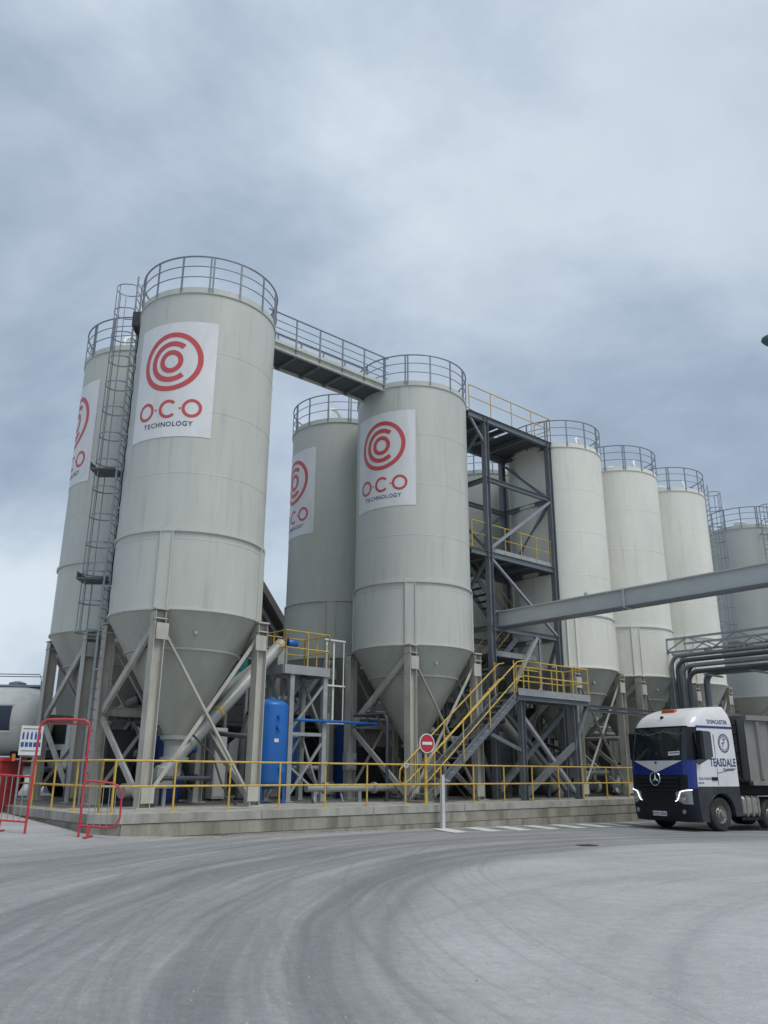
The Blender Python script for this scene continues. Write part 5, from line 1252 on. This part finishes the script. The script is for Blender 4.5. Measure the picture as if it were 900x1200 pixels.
        for i in range(len(pts_y) - 1): hl.f.append((2 * i, 2 * i + 2, 2 * i + 3, 2 * i + 1))
        H = hl.build('headlight', 'lamp_glass', t, True)
        path = [(1.205, 1.22), (1.10, 1.21), (0.98, 1.19), (0.88, 1.16), (0.83, 1.07), (0.79, 0.97), (0.73, 0.90), (0.68, 0.88)]
        MB().tube([(Fx(s * y, z) + 0.03, s * y, z) for y, z in path], 0.014, 8).build('running_light', 'led', H, True)
        MB().lathe([(0, 0.0), (0.09, 0.005), (0.09, 0.02), (0, 0.03)], 18, 'x').build('lens', 'chrome', H, True, loc=(Fx(s * 0.98, 1.0) + 0.01, s * 0.98, 0.99))
        MB().lathe([(0, 0.0), (0.07, 0.005), (0.07, 0.02), (0, 0.025)], 18, 'x').build('fog_lamp', 'lamp_glass', t, True, loc=(Fx(s * 0.93, 0.58) + 0.0, s * 0.93, 0.58))
    # inverted white chevron under the windscreen
    mb = MB(); n = 24
    for i in range(n + 1):
        y = -0.98 + 1.96 * i / n; zb = 2.085 - 0.36 * (1 - abs(y) / 0.98)
        for z in (zb, 2.09): mb.v.append((Fx(y, z) + 0.008, y, z))
    for i in range(n): mb.f.append((2 * i, 2 * i + 2, 2 * i + 3, 2 * i + 1))
    ch = mb.build('white_chevron', 'cab_white', t, True)
    MB().lathe([(0, 0), (0.035, 0.0), (0.03, 0.03), (0, 0.035)], 12, 'x').build('washer_cap', 'cab_dark', ch, loc=(Fx(0, 2.02) + 0.008, 0, 2.03))
    # grille bars
    for i, z in enumerate((1.20, 1.32, 1.44, 1.56)):
        mb = MB(); ys = lin(-0.86, 0.86, 16)
        for y in ys:
            for dx, dz in ((0.0, -0.035), (0.05, -0.02), (0.045, 0.025), (0.0, 0.035)): mb.v.append((Fx(y, z) + dx, y, z + dz))
        for k in range(len(ys) - 1):
            for j in range(3): mb.f.append((k * 4 + j, (k + 1) * 4 + j, (k + 1) * 4 + j + 1, k * 4 + j + 1))
        mb.build('grille_bar', 'grille_black', t, False)
    for z in (0.72, 0.95):
        mb = MB(); ys = lin(-0.6, 0.6, 12)
        for y in ys:
            for dx, dz in ((0.0, -0.02), (0.03, -0.012), (0.03, 0.012), (0.0, 0.02)): mb.v.append((Fx(y, z) + dx, y, z + dz))
        for k in range(len(ys) - 1):
            for j in range(3): mb.f.append((k * 4 + j, (k + 1) * 4 + j, (k + 1) * 4 + j + 1, k * 4 + j + 1))
        mb.build('bumper_vent', 'grille_black', t)
    # three-pointed star in a ring
    zb, xb = 1.54, xf(1.54) + 0.07
    star = MB().tube([(xb, 0.20 * math.sin(f), zb + 0.20 * math.cos(f)) for f in [i * math.pi / 18 for i in range(36)]], 0.016, 8, True)
    for k in range(3):
        f = k * 2 * math.pi / 3; tip = Vector((xb, 0.19 * math.sin(f), zb + 0.19 * math.cos(f))); c = Vector((xb, 0, zb))
        sd_ = Vector((0, math.cos(f), -math.sin(f))) * 0.04
        star.add([c + sd_, tip, c - sd_, c + Vector((0.03, 0, 0))], [(0, 1, 3), (1, 2, 3), (0, 3, 2)])
    star.build('badge', 'chrome', t)
    MB().lathe([(0, 0), (0.19, 0.0), (0.19, 0.02), (0, 0.02)], 30, 'x').build('badge_base', 'cab_dark', t, loc=(xf(1.54) + 0.035, 0, zb))
    # number plate
    zp = 0.50; xp = xf(zp) + 0.03
    pl = MB().span(xp - 0.03, xp, -0.27, 0.27, zp - 0.07, zp + 0.07).build('number_plate', 'sign_white', t)
    tm = text_mesh('YN72 NDK', 0.115, 1.0, 0.003); tm.map(lambda x, y, z: (xp + 0.003, x, zp - 0.042 + y)); tm.build('registration', 'logo_ink', pl)
    # wipers, permit sticker, fringe at the head of the screen
    for y0, y1 in ((-0.75, -0.1), (-0.05, 0.65)): MB().tube([(Fx(y0, 2.13) + 0.03, y0, 2.13), (Fx(y1, 2.20) + 0.03, y1, 2.20)], 0.012, 6).build('wiper', 'cab_dark', t)
    MB().add([(Fx(y, z) + 0.006, y, z) for y, z in ((0.48, 2.24), (0.90, 2.26), (0.90, 2.38), (0.48, 2.36))], [(0, 1, 2, 3)]).build('permit_sticker', 'white_paint', ws)
    MB().add([(Fx(y, z) + 0.008, y, z) for y, z in ((0.50, 2.30), (0.88, 2.315), (0.88, 2.345), (0.50, 2.33))], [(0, 1, 2, 3)]).build('sticker_text', 'sign_blue', ws)
    fr = MB(); n = 60
    for i in range(n + 1):
        y = -0.98 + 1.96 * i / n; z = 2.97 - 0.05 * abs(math.sin(i * 0.42)) + 0.04 * math.cos(i * 0.17)
        fr.v += [(Fx(y, z) + 0.005, y, z), (Fx(y, z + 0.014) + 0.005, y, z + 0.014)]
    fr.f = [(2 * i, 2 * i + 2, 2 * i + 3, 2 * i + 1) for i in range(n)]; fr.build('screen_fringe', 'fringe', ws)
    # amber beacon bar, visor line, horn
    bc = MB().span(0.46, 0.62, -0.28, 0.28, 3.58, 3.73).build('beacon', 'amber', t); bv = bc.modifiers.new('bevel', 'BEVEL'); bv.width = 0.04; bv.segments = 3
    MB().tube([(Fx(0.0, 3.45) - 0.02, 0.0, 3.45), (Fx(0.0, 3.45) + 0.05, 0.0, 3.45)], 0.05, 12).build('roof_camera', 'cab_dark', t, True)
    MB().tube([(Fx(y, 3.13) + 0.02, y, 3.13) for y in lin(-1.1, 1.1, 20)], 0.022, 6).build('visor_edge', 'cab_dark', t, True)
    for s in (-1, 1): MB().bar((0.8, s * (hwid(3.1) + 0.004), 3.13), (XR, s * (hwid(3.1) + 0.004), 3.13), 0.012, 0.07).build('roof_stripe', 'cab_blue', t)
    # lettering on the left door and roof side (the side in view)
    yy = 1.25
    def letter(txt, size, x, z, m='sign_navy', bold=0.006, sp=1.0, sx=1.0):
        tm = text_mesh(txt, size, sp, bold); tm.map(lambda X, Y, Z: (x - X * sx, hwid(z + Y) + 0.007, z + Y)); tm.build('lettering', m, t)
    letter('TEASDALE', 0.34, -0.26, 1.93, bold=0.008, sx=0.74, sp=1.08); letter('TRANSPORT', 0.11, -0.50, 1.79, bold=0.002, sx=0.8, sp=1.1); letter('BULK HAULAGE', 0.11, 0.62, 1.52, bold=0.001, sx=0.75, sp=1.1); letter('SERVICES', 0.08, 0.85, 1.40, bold=0.001, sx=0.75)
    letter('DONCASTER', 0.18, -0.25, 3.24, bold=0.004, sx=0.85, sp=1.1)
    rl = MB()
    for k in range(20):
        a0, a1 = k * math.pi / 10, k * math.pi / 10 + 0.24
        rl.add([(-0.42 - r * math.cos(a), hwid(2.5) + 0.014, 2.64 + r * 1.12 * math.sin(a)) for r, a in ((0.22, a0), (0.265, a0), (0.265, a1), (0.22, a1))], [(0, 1, 2, 3)])
    rl.lathe([(0.195, 0), (0.21, 0)], 30, 'y', (-0.42, hwid(2.5) + 0.014, 2.64)); rl.build('round_emblem', 'sign_navy', t)
    letter('T', 0.20, -0.45, 2.64, bold=0.005); letter('T', 0.20, -0.38, 2.52, bold=0.005)
    # chassis, fuel tank, fifth wheel
    for s in (-1, 1): MB().channel((1.0, s * 0.42, 0.80), (-4.7, s * 0.42, 0.80), 0.28, 0.09).build('chassis_rail', 'cab_dark', t)
    MB().span(1.0, -0.9, -0.9, 0.9, 0.9, 1.15).build('engine_tray', 'cab_dark', t)
    ft = MB().span(-1.95, -1.05, 0.62, 1.22, 0.42, 1.02).build('fuel_tank', 'alu_dirty', t); bv = ft.modifiers.new('bevel', 'BEVEL'); bv.width = 0.12; bv.segments = 5
    for x in (-1.78, -1.5, -1.22): MB().span(x - 0.03, x + 0.03, 0.605, 1.235, 0.405, 1.035).build('tank_strap', 'rim_metal', ft)
    MB().span(-1.9, -1.1, -1.2, -0.62, 0.42, 1.0).build('battery_box', 'cab_dark', t)
    MB().span(-2.0, -0.95, 1.16, 1.2, 0.30, 0.38).build('side_step', 'cab_dark', t)
    MB().lathe([(0, 0.0), (0.5, 0.0), (0.5, 0.1), (0, 0.12)], 24).build('fifth_wheel', 'cab_dark', t, loc=(-3.3, 0, 1.0))
    for x in (-0.35, -3.85, -2.45): MB().tube([(x if x < -1 else 0.0, -0.95, 0.48), (x if x < -1 else 0.0, 0.95, 0.48)], 0.09, 10).build('axle', 'cab_dark', t)
    # ---------------- trailer
    L2 = Vector((gx, gy, yard_z(gx)))
    tr = thing('tipper_trailer', 'dirty grey ribbed tipper trailer coupled behind the lorry cab', 'trailer', L2, hd + R_(-2))
    x0, x1, z0, z1 = -1.55, -10.2, 1.45, 3.42
    body = MB()
    body.span(x0, x0 - 0.05, -1.2, 1.2, z0, z1 + 0.05).span(x1, x1 + 0.05, -1.2, 1.2, z0, z1)
    body.span(x0, x1, 1.17, 1.22, z0, z1).span(x0, x1, -1.22, -1.17, z0, z1).span(x0, x1, -1.2, 1.2, z0, z0 + 0.06)
    B = body.build('body', 'tipper_grey', tr)
    for s in (-1, 1):
        for i in range(13):
            x = x0 - 0.55 - i * 0.67
            mb = MB().add([(x - 0.09, s * 1.22, z0), (x + 0.09, s * 1.22, z0), (x + 0.05, s * 1.30, z0 + 0.1), (x - 0.05, s * 1.30, z0 + 0.1), (x - 0.09, s * 1.22, z1), (x + 0.09, s * 1.22, z1), (x + 0.05, s * 1.30, z1 - 0.05), (x - 0.05, s * 1.30, z1 - 0.05)], [(0, 3, 2, 1), (4, 5, 6, 7), (0, 4, 7, 3), (3, 7, 6, 2), (2, 6, 5, 1)])
            mb.build('rib', 'tipper_grey', tr)
        MB().span(x0 + 0.02, x1, s * 1.19, s * 1.33, z1 - 0.02, z1 + 0.14).build('top_rail', 'tipper_grey', tr); MB().span(x0 + 0.02, x1, s * 1.19, s * 1.33, z0 - 0.10, z0 + 0.04).build('bottom_rail', 'alu_dirty', tr)
        MB().ibeam((x0 - 0.3, s * 0.42, 1.22), (x1, s * 0.42, 1.22), 0.36, 0.14).build('chassis_beam', 'cab_dark', tr)
        for i in range(3): wheel(tr, -7.3 - i * 1.31, s * 1.02, 0.52, 0.38, s, 'trailer_wheel')
    for y in (0.55, 0.95): MB().bar((x0 + 0.06, y, z0 + 0.1), (x0 + 0.06, y, z1), 0.03, 0.03).build('ladder_stringer', 'cab_dark', tr)
    for i in range(6): MB().bar((x0 + 0.06, 0.55, z0 + 0.3 + i * 0.3), (x0 + 0.06, 0.95, z0 + 0.3 + i * 0.3), 0.025, 0.025).build('rung', 'cab_dark', tr)
    MB().tube([(x0 - 0.1, 0, z1 + 0.1)] + [(x0 - 0.1 - i * 0.7, 0.2 * math.sin(i), z1 + 0.14 + 0.03 * math.sin(i * 2)) for i in range(1, 12)], 0.13, 10).build('rolled_sheet', 'machine_dark', tr, True)
    MB().span(x0 - 0.1, x0 - 0.2, -1.1, 1.1, z1 + 0.05, z1 + 0.12).build('front_bow', 'tipper_grey', tr)
    MB().tube([(x0 + 0.25, 0, 1.05), (x0 + 0.25, 0, 2.9)], 0.13, 14).build('tipping_ram', 'machine_dark', tr, True)
    for y in (-0.75, 0.75): MB().bar((-5.2, y, 1.1), (-5.2, y, 0.45), 0.1, 0.1, up=(0, 1, 0)).build('landing_leg', 'cab_dark', tr)
M['sign_navy'] = mat('sign_navy', (0.02, 0.035, 0.15), 0.4, 0, 0.05, 2.0)
lorry()

def tanker():
    x, y = -12.1, 30.6; gz = 0.55
    t = thing('tanker_trailer', 'cream powder tanker with a dark band parked at far left', 'tanker', (x, y, yard_z(x)), R_(4))
    r, zc = 1.22, 2.62
    prof = [(0, 0.0), (0.45, -0.02), (0.8, -0.12), (1.05, -0.32), (1.18, -0.6), (r, -0.95), (r, -8.0), (0.9, -8.8), (0, -9.0)]
    MB().lathe([(a, b) for a, b in prof], 48, 'x', (0, 0, zc)).build('barrel', 'tanker_cream', t, True, 40)
    band = MB(); n = 10
    for i in range(n + 1):
        a = R_(-18) + R_(40) * i / n
        for xx in (-1.05, -7.9): band.v.append((xx, -(r + 0.012) * math.cos(a), zc + (r + 0.012) * math.sin(a)))
    band.f = [(2 * i, 2 * i + 1, 2 * i + 3, 2 * i + 2) for i in range(n)]; band.build('side_band', 'tanker_band', t, True)
    for a in (-20, 24): 
        a = R_(a); MB().bar((-1.0, -(r + 0.014) * math.cos(a), zc + (r + 0.014) * math.sin(a)), (-7.9, -(r + 0.014) * math.cos(a), zc + (r + 0.014) * math.sin(a)), 0.02, 0.05).build('band_line', 'white_paint', t)
    MB().span(-8.0, -0.5, -0.35, 0.35, zc + r - 0.02, zc + r + 0.05).build('walkway', 'galvanised', t)
    for s in (-0.4, 0.4):
        MB().tube([(-0.35, s, zc + r - 0.05), (-0.5, s, zc + r + 0.42), (-7.5, s, zc + r + 0.42)], 0.018, 6).build('walkway_rail', 'rail_grey', t)
    for i in range(4): MB().lathe([(0.3, 0), (0.3, 0.14), (0.1, 0.2), (0, 0.2)], 20).build('hatch', 'galvanised', t, True, loc=(-1.4 - i * 1.7, 0, zc + r))
    for s in (-0.55, -0.95): MB().bar((0.12, s, 0.75), (-0.25, s, zc + r + 0.1), 0.03, 0.03).build('ladder_stringer', 'galvanised', t)
    for i in range(10):
        f = i / 10; MB().bar((0.12 - 0.37 * f, -0.55, 0.85 + f * 2.9), (0.12 - 0.37 * f, -0.95, 0.85 + f * 2.9), 0.025, 0.025).build('rung', 'galvanised', t)
    MB().add([(-0.2, -0.2, zc - 1.0), (-1.2, -0.25, zc - 0.9), (-0.75, -0.2, 0.75), (-0.3, -0.2, 0.75), (-0.2, 0.2, zc - 1.0), (-1.2, 0.25, zc - 0.9), (-0.75, 0.2, 0.75), (-0.3, 0.2, 0.75)], [(0, 1, 2, 3), (7, 6, 5, 4), (0, 3, 7, 4), (1, 5, 6, 2), (2, 6, 7, 3)]).build('outlet_cone', 'tanker_cream', t)
    for s in (-1, 1):
        MB().ibeam((0.0, s * 0.45, 1.2), (-8.6, s * 0.45, 1.2), 0.3, 0.14).build('chassis_beam', 'cab_dark', t)
        for i in range(3): wheel(t, -1.6 - i * 1.3, s * 1.0, 0.52, 0.38, s, 'trailer_wheel')
    for xx in (-1.0, -4.5, -7.5): MB().span(xx - 0.1, xx + 0.1, -0.6, 0.6, 1.3, 1.75).build('saddle', 'cab_dark', t)
    MB().span(-0.1, 0.02, -1.2, 1.2, 0.6, 0.85).build('rear_bumper', 'cab_dark', t)
    for s in (-0.95, 0.95): MB().span(0.02, 0.05, s - 0.15, s + 0.15, 0.64, 0.80).build('tail_light', 'red_paint', t)
tanker()

def white_van():
    # white lorry glimpsed between the legs at left
    p = W(-7.6, 10.2); 
    t = thing('white_lorry', 'white lorry glimpsed between the silo legs at left', 'lorry', (p.x, p.y, yard_z(p.x)), PH + R_(185))
    c = MB().span(-0.9, 1.1, -1.2, 1.2, 0.95, 2.85).build('cab', 'white_paint', t); bv = c.modifiers.new('bevel', 'BEVEL'); bv.width = 0.15; bv.segments = 3
    MB().span(1.09, 1.115, -1.05, 1.05, 1.85, 2.65).build('windscreen', 'glass_dark', t)
    for s in (-1, 1):
        MB().span(0.1, 0.9, s * 1.19, s * 1.215, 1.85, 2.6).build('side_window', 'glass_dark', t); wheel(t, 0.1, s * 1.0, 0.5, 0.3, s, 'front_wheel'); wheel(t, -4.6, s * 0.95, 0.5, 0.5, s, 'rear_wheel')
        MB().span(1.1, 1.13, s * 0.75 - 0.2, s * 0.75 + 0.2, 0.98, 1.2).build('headlight', 'lamp_glass', t)
    MB().span(1.0, 1.16, -1.2, 1.2, 0.4, 0.95).build('bumper', 'cab_skirt', t); MB().span(1.1, 1.125, -0.8, 0.8, 1.25, 1.65).build('grille', 'cab_dark', t)
    MB().span(-6.6, 1.0, -0.5, 0.5, 0.7, 0.95).build('chassis', 'cab_dark', t)
    MB().span(-6.6, -1.1, -1.22, 1.22, 1.1, 3.0).build('box_body', 'white_paint', t)
    MB().span(-6.5, -1.2, -0.5, 0.5, 0.95, 1.1).build('subframe', 'cab_dark', t)
white_van()
